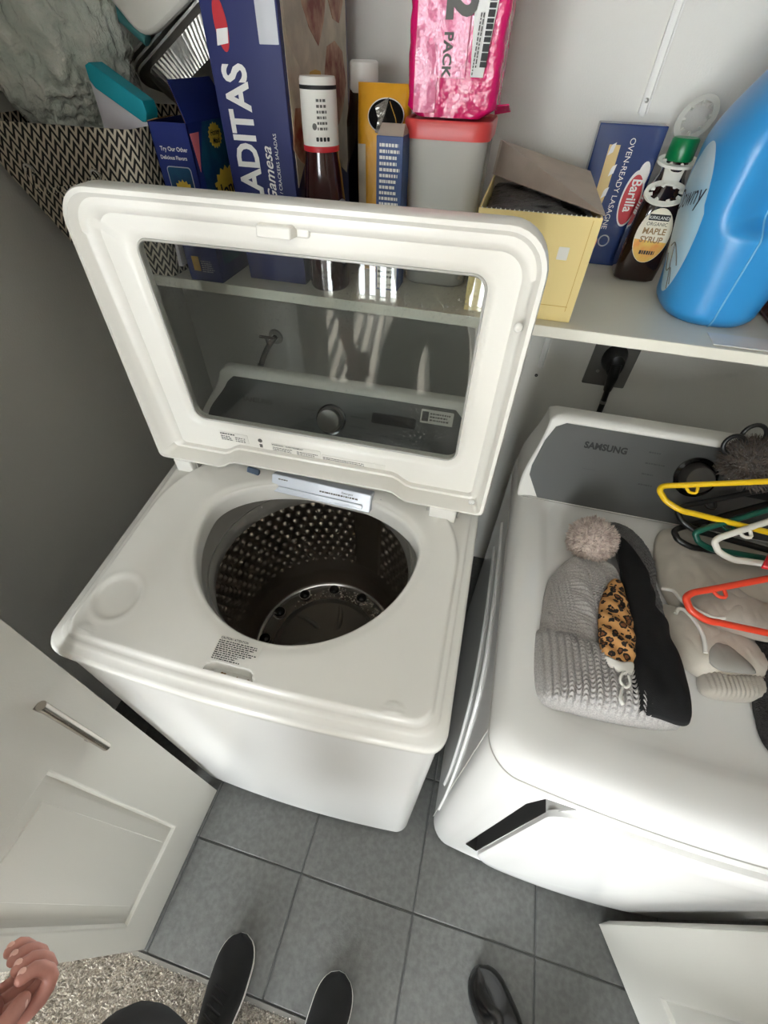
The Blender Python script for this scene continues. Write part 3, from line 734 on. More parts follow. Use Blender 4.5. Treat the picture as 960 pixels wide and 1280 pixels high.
# top with shallow tray: polar loft
TC = (1.10, 0.34)
loops = []
def tray(x0, x1, y0, y1, r, z, bw):
    return [V((x, y+dbow(x)*bw*max(0, 1-(y-0.03)/0.2), z)) for x, y in rrs(x0, x1, y0, y1, r, 10, 20)]
x0, x1 = DX, DX+DW
ts = [(0.0, 0.0, 0.05, 0.905), (0.0, -0.001, 0.05, 0.918), (0.003, 0.003, 0.05, 0.928), (0.010, 0.012, 0.05, 0.942), (0.02, 0.028, 0.05, 0.949), (0.035, 0.045, 0.05, 0.951), (0.055, 0.07, 0.06, 0.9505), (0.064, 0.080, 0.06, 0.9485), (0.074, 0.092, 0.06, 0.9415), (0.082, 0.102, 0.06, 0.9385), (0.10, 0.12, 0.06, 0.938), (0.2, 0.2, 0.06, 0.938), (0.28, 0.3, 0.05, 0.938)]
for ins, fin, r, z in ts:
    back = 0.80 if ins < 0.05 else (0.62 if ins < 0.1 else 0.60-(ins-0.1)*0.5)
    loops.append(tray(x0+ins, x1-ins, 0.03+fin, back, r, z, 1.0))
obj('top_panel', MB().loft(loops, False, True), 'white_enamel', dr, smooth=50)
obj('top_seam', MB().tube(tray(x0-0.0006, x1+0.0006, 0.0294, 0.80, 0.05, 0.905, 1.0), 0.0014, 5, closed=True), 'ring_grey', dr)
# front door with long vertical grip recess
def dfront(x, z): return 0.03+dbow(x)
dd = MB(); L = []
def doorloop(x0, x1, z0, z1, r, h):
    return [V((x, dfront(x, z)-h, z)) for x, z in rrs(x0, x1, z0, z1, r, 8, 20)]
for ins, h in ((0, -0.002), (0, 0.008), (0.004, 0.012), (0.012, 0.0145), (0.05, 0.016), (0.15, 0.0165), (0.22, 0.0165)):
    L.append(doorloop(0.872+ins, 1.372-ins, 0.11+ins, 0.868-ins, max(0.07-ins, 0.02), h))
dor = obj('dryer_door', dd.loft(L, True, True), 'white_enamel', dr, smooth=40)
GO = [(0.834, 0.20), (0.868, 0.17), (0.872, 0.80), (0.895, 0.878), (0.852, 0.868), (0.840, 0.80)]
def gl(h, k=1.0):
    cx, cz = 0.858, 0.55
    return [V((cx+(a-cx)*k, dfront(a, b)-h, cz+(b-cz)*k)) for a, b in GO]
def cut(target, loops):
    """cut the closed volume of the loops out of a mesh object"""
    c = obj('cutter', MB().loft(loops, True, True), None)
    md = target.modifiers.new('cut', 'BOOLEAN'); md.operation = 'DIFFERENCE'; md.object = c; md.solver = 'EXACT'
    dg = bpy.context.evaluated_depsgraph_get(); me = bpy.data.meshes.new_from_object(target.evaluated_get(dg))
    target.modifiers.clear(); target.data = me; bpy.data.objects.remove(c)
cut(dcab, [gl(0.03), gl(-0.045)])
obj('grip_recess', MB().loft([gl(0.0004, 0.999), gl(-0.044, 0.999)], False, True), 'grip_plastic', dr)
# console
cs, cf, H = console(DX+0.006, DW-0.012, 0.598, 0.945, 0.685, 1.104, 0.738, 1.10, dr, 0.0, 0.03)
pan = [(0.045, H*0.03), (0.016, H*0.30), (0.016, H*0.42), (0.030, H*0.75), (0.045, H*0.93), (0.065, H*0.99)]
DWc = DW-0.012
outl = [(DWc-x, y) for x, y in pan]+[(x, y) for x, y in reversed(pan)]
obj('control_panel', MB().prism(cf, outl, 0.0005, 0.0025), 'panel_grey', cs)
text('lettering', 'SAMSUNG', 0.019, cfr(0.112, H*0.745, 0.0028), 'ink', cs, bold=0.0008, space=1.02)
text('lettering', '_________', 0.006, cfr(0.122, H*0.50, 0.0028), 'ink', cs)
for j in range(4): pprint(cfr(0.242, H*(0.80-0.13*j), 0.0028), 0, 0.030 if j != 1 else 0.04, 0, 0.006, 1, seed=j, h=0)
kn = obj('dial', MB().lathe([(0.032, 0.0), (0.032, 0.004), (0.029, 0.008), (0.028, 0.024), (0.0255, 0.027), (0.001, 0.0265)], cf(0.345, H*0.62, 0.002), 40, axis=cf(0, 0, 1)-cf(0, 0, 0)), 'dial_steel', cs, smooth=40)
obj('dial_ring', MB().lathe([(0.042, 0.0), (0.042, 0.004), (0.034, 0.005), (0.032, 0.002)], cf(0.345, H*0.62, 0.002), 40, axis=cf(0, 0, 1)-cf(0, 0, 0)), 'black_gloss', kn, smooth=40)
obj('display', MB().prism(cf, rrect(0.44, 0.54, H*0.50, H*0.68, 0.003, 3), 0.002, 0.0032), 'screen', cs)
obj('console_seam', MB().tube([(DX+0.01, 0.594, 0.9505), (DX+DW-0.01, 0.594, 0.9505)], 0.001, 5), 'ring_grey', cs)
# ================================================================ WALL FITTINGS
def wall_fr(x, z): return Fr((x, YB, z), (1, 0, 0), (0, 0, 1))
op = empty('dryer_outlet', (0.985, YB, 0.96), 'square steel wall plate behind the dryer plug', 'outlet')
plt = obj('cover_plate', MB().prism(wall_fr(0, 0), rrect(0.923, 1.045, 0.955, 1.135, 0.004, 3), -0.001, 0.005), 'plate_steel', op, bevel=0.0012)
for x, z in ((0.955, 1.09), (1.01, 1.09), (0.955, 1.0)):
    obj('plate_screw', MB().lathe([(0.005, 0), (0.0045, 0.002), (0.001, 0.0025)], (x, YB-0.005, z), 12, axis=(0, -1, 0)), 'screw', plt)
pg = empty('dryer_plug', (0.985, YB-0.04, 1.0), 'large black power plug with hanging cord behind the dryer', 'plug')
obj('plug_body', MB().loft([[V((0.985+(0.034-0.012*k/6)*sx*math.cos(a)*(1 if math.sin(a) > 0 else 1.0), YB-0.006-0.045*k/6, 1.045+(0.042-0.010*k/6)*math.sin(a)-0.004*k/6)) for a in [2*PI*i/24 for i in range(24)] for sx in (1,)] for k in range(7)]+[[V((0.985+0.012*math.cos(a), YB-0.056, 1.04+0.016*math.sin(a))) for a in [2*PI*i/24 for i in range(24)]]], True, True), 'black_plastic', pg, smooth=50)
obj('plug_ridge', MB().tube(smooth_line([(0.985, YB-0.052, 1.05), (0.987, YB-0.058, 1.02), (0.99, YB-0.05, 0.99), (0.992, YB-0.046, 0.965)], 8), [0.014, 0.014, 0.014, 0.015, 0.015, 0.014, 0.013, 0.012, 0.011], 12), 'black_plastic', pg, smooth=70)
obj('cord', MB().tube(smooth_line([(0.992, YB-0.046, 0.97), (0.996, YB-0.044, 0.92), (0.998, YB-0.046, 0.86), (1.0, YB-0.06, 0.72), (1.02, YB-0.14, 0.55)], 20), 0.0085, 10), 'cord_black', pg, smooth=80)
obj('cord_band', MB().lathe([(0.0095, -0.005), (0.0095, 0.005)], (0.9955, YB-0.044, 0.925), 14, cap0=True, cap1=True), 'plate_steel', pg)
sb = empty('valve_box_plate', (0.69, YB, 0.94), 'white wall box with black fittings half hidden by the washer lid', 'wall box')
pb = obj('cover_plate', MB().prism(wall_fr(0, 0), rrect(0.60, 0.745, 0.94, 1.085, 0.004, 3), -0.001, 0.006), 'rail_white', sb, bevel=0.0015)
obj('fitting', MB().box((0.705, YB-0.03, 0.985), (0.728, YB-0.006, 1.006)), 'black_plastic', sb, bevel=0.003)
obj('fitting', MB().box((0.70, YB-0.028, 0.95), (0.72, YB-0.006, 0.968)), 'black_plastic', sb, bevel=0.003)
obj('fitting', MB().box((0.727, YB-0.010, 1.050), (0.7305, YB-0.006, 1.062)), 'black_plastic', sb)
obj('supply_tube', MB().tube([(0.705, YB-0.02, 0.955), (0.70, YB-0.025, 0.85), (0.66, YB-0.06, 0.6)], 0.006, 8), 'red_print', sb, smooth=80)
rl = empty('shelf_rail', (0.838, YB, 1.56), 'white slotted metal rail on the back wall above the pasta box', 'rail')
obj('rail_channel', MB().box((0.8285, YB-0.008, 1.565), (0.8325, YB, 2.2)).box((0.8425, YB-0.008, 1.565), (0.8465, YB, 2.2)).box((0.8325, YB-0.003, 1.56), (0.8425, YB, 2.2)), 'rail_white', rl, bevel=0.0008)
obj('rail_screw', MB().lathe([(0.0042, 0), (0.004, 0.002), (0.001, 0.003)], (0.8375, YB-0.003, 1.585), 12, axis=(0, -1, 0)), 'screw', rl)
r2 = empty('shelf_rail', (0.79, YB, 0.97), 'white slotted metal rail on the back wall under the shelf', 'rail')
obj('rail_channel', MB().box((0.782, YB-0.008, 0.985), (0.786, YB, ZS-0.022)).box((0.796, YB-0.008, 0.985), (0.800, YB, ZS-0.022)).box((0.786, YB-0.003, 0.98), (0.796, YB, ZS-0.022)), 'rail_white', r2, bevel=0.0008)
obj('wall_screw', MB().lathe([(0.005, 0), (0.0045, 0.003), (0.001, 0.004)], (0.787, YB, 0.955), 12, axis=(0, -1, 0)), 'valve', r2)
tp = empty('water_tap', (-0.1, YB, 0.85), 'small dark tap on the back wall behind the washer console', 'tap')
obj('escutcheon', MB().lathe([(0.026, 0), (0.024, 0.006), (0.012, 0.010)], (-0.095, YB, 0.955), 20, axis=(0, -1, 0)), 'ring_grey', tp, smooth=40)
obj('spout', MB().tube(smooth_line([(-0.095, YB-0.005, 0.955), (-0.10, YB-0.05, 0.945), (-0.115, YB-0.07, 0.915), (-0.13, YB-0.075, 0.88)], 10), 0.009, 10), 'valve', tp, smooth=80)
obj('tap_handle', MB().tube([(-0.10, YB-0.05, 0.95), (-0.10, YB-0.055, 0.975)], 0.006, 8).tube([(-0.125, YB-0.055, 0.976), (-0.075, YB-0.055, 0.976)], 0.005, 8), 'valve', tp, smooth=80)
obj('hose', MB().tube(smooth_line([(-0.13, YB-0.075, 0.885), (-0.14, YB-0.08, 0.80), (-0.08, YB-0.1, 0.6), (0.1, YB-0.12, 0.5)], 16), 0.011, 10), 'hose', tp, smooth=80)
# ================================================================ SHELF GOODS
# chevron basket
bk = empty('fabric_basket', (-0.18, 0.85, ZS), 'black and cream chevron fabric basket at the left wall end of the shelf', 'basket')
def bloop(z, ins=0.0):
    t = (z-ZS)/(1.545-ZS)
    x0, x1 = -0.289-0.112*t+ins, -0.074+0.036*t-ins; y0, y1 = 0.703-0.045*t+ins, 1.02+0.03*t-ins
    return [V((x, y, z)) for x, y in rrs(x0, x1, y0, y1, 0.012, 4, 8)]
obj('basket_body', MB().loft([bloop(ZS+0.001), bloop(1.38), bloop(1.46), bloop(1.545), bloop(1.545, 0.004), bloop(1.38, 0.004), bloop(ZS+0.006, 0.004)], True, True), 'chevron', bk, smooth=40)
for sx in (-0.30, -0.15):
    obj('grommet', MB().lathe([(0.011, 0), (0.010, 0.003), (0.007, 0.003)], (sx, 0.703-0.045*0.72-0.0005, 1.475), 16, axis=(0, -1, -0.18)), 'chrome', bk, smooth=50)
hp = smooth_line([(-0.30, 0.668, 1.476), (-0.29, 0.655, 1.455), (-0.26, 0.648, 1.448), (-0.225, 0.645, 1.452), (-0.19, 0.648, 1.458), (-0.16, 0.655, 1.464), (-0.15, 0.668, 1.475)], 24)
obj('rope_handle', MB().tube(hp, 0.004, 8), 'chevron', bk, smooth=80)
# bubble wrap bag
def bubfn(d):
    f = 0.10*noise.noise(d*2.3)-0.10*abs(noise.noise(d*4.5+V((3, 1, 0))))+0.05*noise.noise(d*11)
    return f+0.028*noise.noise(V((d.x*24, d.y*24, d.z*9)))
mb = MB().ellipsoid((-0.268, 0.82, 1.645), (0.136, 0.130, 0.165), 180, 110, bubfn)
obj('bubble_wrap_bag', mb, 'bubble', smooth=180, label='crumpled pale green bubble wrap bag bulging out of the chevron basket', cat='bag')
# white card with teal top
cd_ = empty('white_card_box', (-0.11, 0.715, 1.5), 'flat white box with a slanted teal top edge in the chevron basket', 'box')
xzf = lambda y: (lambda a, b, h=0.0: V((a, y-h, b)))
obj('box_body', MB().prism(xzf(0.725), [(-0.160, 1.31), (-0.062, 1.31), (-0.046, 1.572), (-0.134, 1.618), (-0.139, 1.611)], -0.03, 0.0), 'lilac_white', cd_, bevel=0.001)
obj('teal_top', MB().prism(xzf(0.725), [(-0.139, 1.600), (-0.132, 1.590), (-0.056, 1.549), (-0.048, 1.549), (-0.042, 1.562), (-0.044, 1.577), (-0.128, 1.622), (-0.138, 1.618)], -0.0315, 0.0025), 'teal_card', cd_, bevel=0.0012)
# white pouch with teal edge
ev = empty('padded_pouch', (-0.06, 0.93, 1.6), 'white padded pouch with a teal edge leaning behind the foil pans', 'pouch')
xz = xzf(0.845)
obj('pouch_body', MB().loft([[xz(a, b, h) for a, b in smooth_loop([(-0.085, 1.655), (-0.02, 1.678), (0.035, 1.715), (0.055, 1.80), (-0.05, 1.90), (-0.20, 1.85), (-0.19, 1.76), (-0.13, 1.690)], 40)] for h in (-0.010, 0.012)], True, True), 'envelope_white', ev, bevel=0.006)
obj('teal_edge', MB().tube([xz(-0.088, 1.648, 0.0), xz(-0.135, 1.680, 0.0), xz(-0.20, 1.755, 0.0)], 0.009, 10), 'teal_edge', ev, smooth=80)
# foil pans leaning in a stack
def foil_pan(cen, axis, up, k):
    n = V(axis).normalized(); u = (V(up)-n*V(up).dot(n)).normalized(); v = n.cross(u); c = V(cen)+n*0.012*k
    def loop(a, b, h, rib):
        L = []; P = rrs(-a, a, -b, b, 0.05, 12, 30); m = len(P)
        for i, (x, y) in enumerate(P):
            q = 1+rib*(i % 2)
            L.append(c+u*x*q*0.78+v*y*q+n*h)
        return L
    mb = MB().loft([loop(0.10, 0.075, -0.045, 0), loop(0.118, 0.092, -0.044, 0), loop(0.128, 0.102, -0.02, 0.025), loop(0.140, 0.112, 0.0, 0.0), loop(0.156, 0.128, 0.001, 0.0), loop(0.158, 0.130, 0.004, 0.0), loop(0.156, 0.128, 0.006, 0.0), loop(0.148, 0.120, 0.003, 0.0)], True, False)
    return mb
for k, lab in enumerate(('crinkled silver foil pan at the back of the leaning stack', 'crinkled silver foil pan in the middle of the leaning stack', 'crinkled silver foil pan at the front of the leaning stack')):
    obj('foil_pan', foil_pan((-0.036, 0.985, 1.618), (-0.466, 0.31, 0.828), (0.87, 0, 0.49), k), 'foil_pan', smooth=30, label=lab, cat='foil pan', group='foil pans leaning on the shelf')
# honey graham box
hb = empty('graham_cracker_box', (0.008, 0.775, ZS), 'opened blue and teal graham cracker box with a raised flap', 'box')
HX0, HX1, HY0, HY1, HZ = -0.032, 0.044, 0.704, 0.868, 1.553
body = MB().box((HX0, HY0, ZS+0.0005), (HX0+0.0015, HY1, HZ)).box((HX1-0.0015, HY0, ZS+0.0005), (HX1, HY1, HZ)).box((HX0, HY0, ZS+0.0005), (HX1, HY0+0.0015, HZ)).box((HX0, HY1-0.0015, ZS+0.0005), (HX1, HY1, HZ)).box((HX0, HY0, ZS+0.0005), (HX1, HY1, ZS+0.002))
hbo = obj('carton', body, 'navy2', hb)
fl = obj('flap', MB().hexa([(HX1-0.0015, HY0+0.002, HZ), (HX1, HY0+0.002, HZ), (HX1, HY1, HZ), (HX1-0.0015, HY1, HZ), (HX1-0.030, HY0+0.02, HZ+0.052), (HX1-0.0285, HY0+0.02, HZ+0.052), (HX1-0.0285, HY1-0.01, HZ+0.052), (HX1-0.030, HY1-0.01, HZ+0.052)]), 'navy2', hb)
obj('flap_inside', MB().hexa([(HX0, HY0, HZ), (HX0+0.02, HY0, HZ+0.004), (HX0+0.02, HY0+0.05, HZ+0.004), (HX0, HY0+0.05, HZ), (HX0, HY0, HZ+0.001), (HX0+0.02, HY0, HZ+0.005), (HX0+0.02, HY0+0.05, HZ+0.005), (HX0, HY0+0.05, HZ+0.001)]), 'kraft', hb)
obj('flap_inside', MB().add([(HX1-0.0035, HY0+0.004, HZ-0.004), (HX1-0.006, HY0+0.05, HZ-0.002), (HX1-0.033, HY0+0.045, HZ+0.05), (HX1-0.031, HY0+0.02, HZ+0.05), (HX1-0.0025, HY0+0.003, HZ-0.004), (HX1-0.005, HY0+0.051, HZ-0.002)], [(0, 1, 2, 3), (0, 1, 5, 4)]), 'kraft', hb)
ff = Fr((HX0, HY0, ZS), (1, 0, 0), (0, 0, 1)); sf = Fr((HX1, HY0, ZS), (0, 1, 0), (0, 0, 1))
text('lettering', 'Try Our Other', 0.0088, Fr(ff(0.012, 0.220), (1, 0, 0), (0, 0, 1)), 'white_print', hbo, bold=0.0002)
text('lettering', 'Delicious Flavors', 0.0078, Fr(ff(0.008, 0.208), (1, 0, 0), (0, 0, 1)), 'white_print', hbo, bold=0.0002)
pp = obj('print_panel', MB().prism(ff, rrect(0.014, 0.064, 0.085, 0.198, 0.006, 4), 0, 0.0005), 'silver_print', hbo)
obj('print_picture', MB().prism(ff, rrect(0.0155, 0.0625, 0.0865, 0.1965, 0.005, 4), 0.0005, 0.0009), 'teal_print', pp)
star = [(0.041+(0.017 if i % 2 else 0.021)*math.cos(2*PI*i/32), 0.158+(0.017 if i % 2 else 0.021)*math.sin(2*PI*i/32)) for i in range(32)]
obj('sunburst', MB().prism(ff, star, 0.0009, 0.0013), 'yellow_print', pp)
text('lettering', 'Honey\nMaid', 0.012, Fr(ff(0.041, 0.158), (1, 0, 0), (0, 0, 1)), 'ink', pp, align='CENTER', h=0.0016, bold=0.0003)
obj('print_square', MB().prism(ff, rrect(0.014, 0.030, 0.020, 0.048, 0.001, 2), 0, 0.0006), 'gold_print', hbo)
obj('fine_print', dashes(MB(), ff, 0.034, 0.066, 0.018, 0.042, 6, seed=22), 'silver_print', hbo)
obj('print_panel', MB().prism(sf, [(0.02, 0.03), (0.162, 0.03), (0.162, 0.257), (0.05, 0.257), (0.02, 0.20)], 0, 0.0005), 'teal_print', hbo)
star = [(0.098+(0.052 if i % 2 else 0.060)*math.cos(2*PI*i/40), 0.135+(0.047 if i % 2 else 0.054)*math.sin(2*PI*i/40)) for i in range(40)]
obj('sunburst', MB().prism(sf, star, 0.0005, 0.0010), 'yellow_print', hbo)
text('lettering', 'Honey\nMaid', 0.036, Fr(sf(0.098, 0.14), (0, 1, 0.10), (0, -0.10, 1)), 'ink', hbo, align='CENTER', h=0.0016, bold=0.0006)
star = [(0.085+(0.020 if i % 2 else 0.024)*math.cos(2*PI*i/32), 0.235+(0.016 if i % 2 else 0.019)*math.sin(2*PI*i/32)) for i in range(32)]
obj('sunburst', MB().prism(sf, star, 0.0005, 0.0010), 'yellow_print', hbo)
text('lettering', 'Honey\nMaid', 0.012, Fr(sf(0.085, 0.236), (0, 1, 0), (0, 0, 1)), 'ink', hbo, align='CENTER', h=0.0016, bold=0.0003)
obj('print_triangle', MB().prism(sf, [(0.004, 0.245), (0.032, 0.245), (0.012, 0.19)], 0.0, 0.0008), 'pink_print', hbo)
# Saladitas box
sbx = empty('cracker_carton', (0.15, 0.91, ZS), 'tall navy cracker carton with white upright lettering on its spine', 'box')
SX0, SX1, SY0, SY1, SZ = 0.086, 0.216, 0.750, 1.085, 1.80
so = obj('carton', MB().box((SX0, SY0, ZS+0.0005), (SX1, SY1, SZ)), 'navy', sbx, bevel=0.0015)
ff = Fr((SX0, SY0, ZS), (1, 0, 0), (0, 0, 1))
text('lettering', 'SALADITAS', 0.060, Fr(ff(0.062, 0.333), (0, 0, 1), (-1, 0, 0)), 'white_print', so, bold=0.0018, squash=0.84, h=0.0012, align='RIGHT')
text('lettering', 'Gamesa', 0.026, Fr(ff(0.090, 0.145), (0, 0, 1), (-1, 0, 0)), 'white_print', so, shear=0.35, bold=0.0003, h=0.0012)
text('lettering', 'GALLETAS / CRACKERS SALADAS', 0.0088, Fr(ff(0.103, 0.118), (0, 0, 1), (-1, 0, 0)), 'white_print', so, h=0.0012)
em = obj('emblem', MB().prism(ff, ell(0.032, 0.375, 0.011, 0.030, 24, 0.08), 0.0003, 0.001), 'red_print', so)
obj('emblem_band', MB().prism(ff, [(0.020, 0.352), (0.040, 0.355), (0.043, 0.372), (0.023, 0.370)], 0.001, 0.0014), 'white_print', em)
obj('nutrition_panel', MB().prism(ff, rrect(0.094, 0.127, 0.355, 0.50, 0.001, 2), 0.0003, 0.001), 'silver_print', so)
sf = Fr((SX1, SY0, ZS), (0, 1, 0), (0, 0, 1))
obj('food_picture', MB().prism(sf, [(0.012, 0.5), (0.012, 0.17), (0.10, 0.24), (0.30, 0.15), (0.325, 0.2), (0.325, 0.5)], 0.0003, 0.0012), 'cream_print', so)
rr = random.Random(4)
for k, (a, b, s, m) in enumerate(((0.07, 0.38, 0.06, 'cream_print'), (0.15, 0.42, 0.07, 'food_print'), (0.24, 0.30, 0.075, 'food_print'), (0.05, 0.24, 0.05, 'food_print'), (0.27, 0.44, 0.06, 'food_print'), (0.13, 0.29, 0.05, 'gold_print'))):
    obj('picture_piece', MB().prism(sf, [(a+s*rr.uniform(.7, 1)*math.cos(t), b+s*rr.uniform(.7, 1)*math.sin(t)) for t in [2*PI*i/9 for i in range(9)]], 0.0012, 0.0016+0.0002*k), m, so)
# sauce bottle with paper neck sleeve
bt = empty('sauce_bottle', (0.266, 0.765, ZS), 'dark red sauce bottle with a white paper sleeve over its neck', 'bottle')
bc = (0.266, 0.768, 0)
obj('bottle_glass', MB().lathe([(0.001, ZS+0.001), (0.038, ZS+0.001), (0.041, ZS+0.006), (0.041, 1.425), (0.038, 1.455), (0.033, 1.50), (0.029, 1.525), (0.027, 1.60)], bc, 40), 'maroon_bottle', bt, smooth=50)
sl = obj('paper_sleeve', MB().lathe([(0.0310, 1.527), (0.0312, 1.555), (0.0300, 1.612), (0.0285, 1.616), (0.001, 1.617)], bc, 40), 'label_white', bt, smooth=40)
obj('sleeve_band', MB().lathe([(0.0314, 1.522), (0.0316, 1.529), (0.031, 1.530)], bc, 40), 'red_print', bt, smooth=50)
obj('sleeve_band', MB().lathe([(0.0306, 1.601), (0.0304, 1.606)], bc, 40), 'ink', sl, smooth=50)
cyl = lambda r, a0: (lambda a, b, h=0.0: V((bc[0]+(r+h)*math.cos(a0+a/r), bc[1]+(r+h)*math.sin(a0+a/r), b)))
cf_ = cyl(0.0312, math.radians(-85))
obj('fine_print', dashes(MB(), cf_, 0.004, 0.022, 1.55, 1.592, 6, seed=33, h=0.0004), 'ink_soft', sl)
obj('print_dot', MB().prism(cf_, ell(-0.001, 1.556, 0.004, 0.0045, 16), 0, 0.0005), 'ink_soft', sl)
for k in range(4): obj('print_icon', MB().prism(cf_, rrect(0.0005+k*0.0062, 0.005+k*0.0062, 1.537, 1.5425, 0.001, 2), 0, 0.0005), 'ink', sl)
cf2 = lambda a, b, h=0.0: V((bc[0]+(0.0413+h)*math.cos(math.radians(-20)+a/0.041), bc[1]+(0.0413+h)*math.sin(math.radians(-20)+a/0.041), b))
obj('bottle_label', MB().prism(cf2, ell(0, 1.40, 0.026, 0.055, 32), 0, 0.0006), 'silver_print', bt)
# white capped dark bottle behind
b2 = empty('dark_bottle', (0.272, 1.0, ZS), 'dark bottle with a white cap standing behind the yellow coffee pack', 'bottle')
obj('bottle_glass', MB().lathe([(0.001, ZS+0.001), (0.031, ZS+0.001), (0.033, ZS+0.006), (0.033, 1.54), (0.026, 1.575), (0.024, 1.59)], (0.272, 1.0, 0), 32), 'dark_bottle', b2, smooth=50)
obj('bottle_cap', MB().lathe([(0.0275, 1.585), (0.0285, 1.59), (0.0275, 1.628), (0.024, 1.631), (0.001, 1.631)], (0.277, 1.0, 0), 32), 'rail_white', b2, smooth=40)
# coffee pack
cp = empty('coffee_pack', (0.345, 0.915, ZS), 'yellow ground coffee pack with a black oval badge', 'coffee pack')
def cploop(z, ax, ay): return [V((x, y, z)) for x, y in rrs(0.343-ax, 0.343+ax, 0.915-ay, 0.915+ay, min(ax, ay)*0.6, 4, 8)]
obj('pack', MB().loft([cploop(ZS+0.001, 0.045, 0.032), cploop(ZS+0.01, 0.049, 0.035), cploop(1.45, 0.050, 0.036), cploop(1.54, 0.050, 0.030), cploop(1.585, 0.050, 0.016), cploop(1.604, 0.051, 0.006)], True, True), 'coffee_bag', cp, smooth=40)
cff = Fr((0.350, 0.892, 1.560), (1, 0, 0), (0, 0.35, 0.94))
bd = obj('badge', MB().prism(cff, ell(0.002, 0, 0.034, 0.025, 32), 0.0, 0.003), 'black_gloss', cp)
obj('badge_rim', MB().tube([cff(a, b, 0.003) for a, b in ell(0.002, 0, 0.0345, 0.0255, 40)], 0.0009, 6, closed=True), 'white_print', bd)
obj('foil_tab', MB().prism(cff, [(-0.020, 0.012), (0.006, 0.026), (0.000, 0.0), (-0.010, -0.026), (-0.016, -0.026), (-0.012, -0.006)], 0.004, 0.006), 'foil', cp)
obj('tie_wire', MB().tube([cff(0.008, 0.02, 0.006), cff(0.022, -0.004, 0.006), cff(0.030, -0.03, 0.006), cff(0.034, -0.052, 0.006)], 0.0008, 6), 'gold_print', cp)
obj('side_print', MB().prism(Fr((0.298, 0.8785, 0), (1, 0, 0), (0, 0, 1)), rrect(0.002, 0.017, 1.40, 1.52, 0.001, 2), 0, 0.0008), 'cream_print', cp)
# slim blue box
bb = empty('slim_blue_box', (0.39, 0.80, ZS), 'slim blue box covered in small white text before the coffee pack', 'box')
bo = obj('carton', MB().box((0.365, 0.776, ZS+0.0005), (0.413, 0.830, 1.546)), 'blue_box', bb, bevel=0.001)
ff = Fr((0.365, 0.776, ZS), (1, 0, 0), (0, 0, 1))
obj('fine_print', dashes(MB(), ff, 0.006, 0.044, 0.150, 0.244, 11, seed=41, hgt=0.55), 'white_print', bo)
obj('price_label', MB().prism(ff, rrect(0.006, 0.042, 0.105, 0.143, 0.001, 2), 0, 0.0006), 'label_white', bo)
nl = obj('nutrition_label', MB().prism(ff, rrect(0.003, 0.045, 0.004, 0.100, 0.001, 2), 0, 0.0006), 'label_white', bo)
text('lettering', 'Nutrition Facts', 0.0058, Fr(ff(0.0045, 0.010), (1, 0, 0), (0, 0, 1)), 'ink', nl, h=0.001, bold=0.0002)
obj('fine_print', dashes(MB(), ff, 0.005, 0.043, 0.022, 0.09, 7, seed=42, h=0.001), 'ink', nl)
obj('label_rule', MB().prism(ff, [(0.0045, 0.046), (0.0435, 0.046), (0.0435, 0.049), (0.0045, 0.049)], 0.0006, 0.0011), 'ink', nl)
obj('box_top', MB().hexa([(0.366, 0.777, 1.546), (0.412, 0.777, 1.546), (0.412, 0.829, 1.546), (0.366, 0.829, 1.546), (0.368, 0.800, 1.560), (0.410, 0.800, 1.560), (0.410, 0.806, 1.560), (0.368, 0.806, 1.560)]), 'carton_grey', bb)
# tub with red lid
tb = empty('plastic_tub', (0.478, 0.888, ZS), 'cloudy clear plastic tub of beans with a red lid', 'tub')
def tl(z, k, ins=0): return [V((x, y, z)) for x, y in rrs(0.478-k, 0.478+k, 0.893-k, 0.893+k, 0.03, 6, 6)]
tubm = mat('tub_clear', (214, 210, 202), 0.25); ntt, tbb = nodes('tub_clear'); tbb.inputs['Alpha'].default_value = 0.48
obj('tub_wall', MB().loft([tl(ZS+0.0008, 0.060), tl(ZS+0.006, 0.0655), tl(1.54, 0.0745), tl(1.54, 0.072), tl(ZS+0.008, 0.063)], True, True), 'tub_clear', tb, smooth=40)
obj('tub_lid', MB().loft([tl(1.540, 0.0775), tl(1.562, 0.0785), tl(1.566, 0.0765), tl(1.566, 0.070), tl(1.563, 0.068)], True, True), 'red_lid', tb, smooth=40)
mb = MB(); rr = random.Random(6)
for k in range(420):
    e = rr.uniform(0, 1); face = rr.randrange(5); q = rr.uniform(-0.058, 0.058); z = ZS+0.013+rr.uniform(0, 0.075)
    x, y = {0: (q, -0.058), 1: (q, 0.058), 2: (-0.058, q), 3: (0.058, q), 4: (q, rr.uniform(-0.058, 0.058))}[face]
    if face == 4: z = ZS+0.086
    mb.ellipsoid((0.478+x, 0.893+y, z), (0.0055, 0.0045, 0.004), 6, 4)
mb.box((0.425, 0.840, ZS+0.010), (0.531, 0.946, ZS+0.083))
obj('beans', mb, 'beans', tb, smooth=180, kind='stuff')
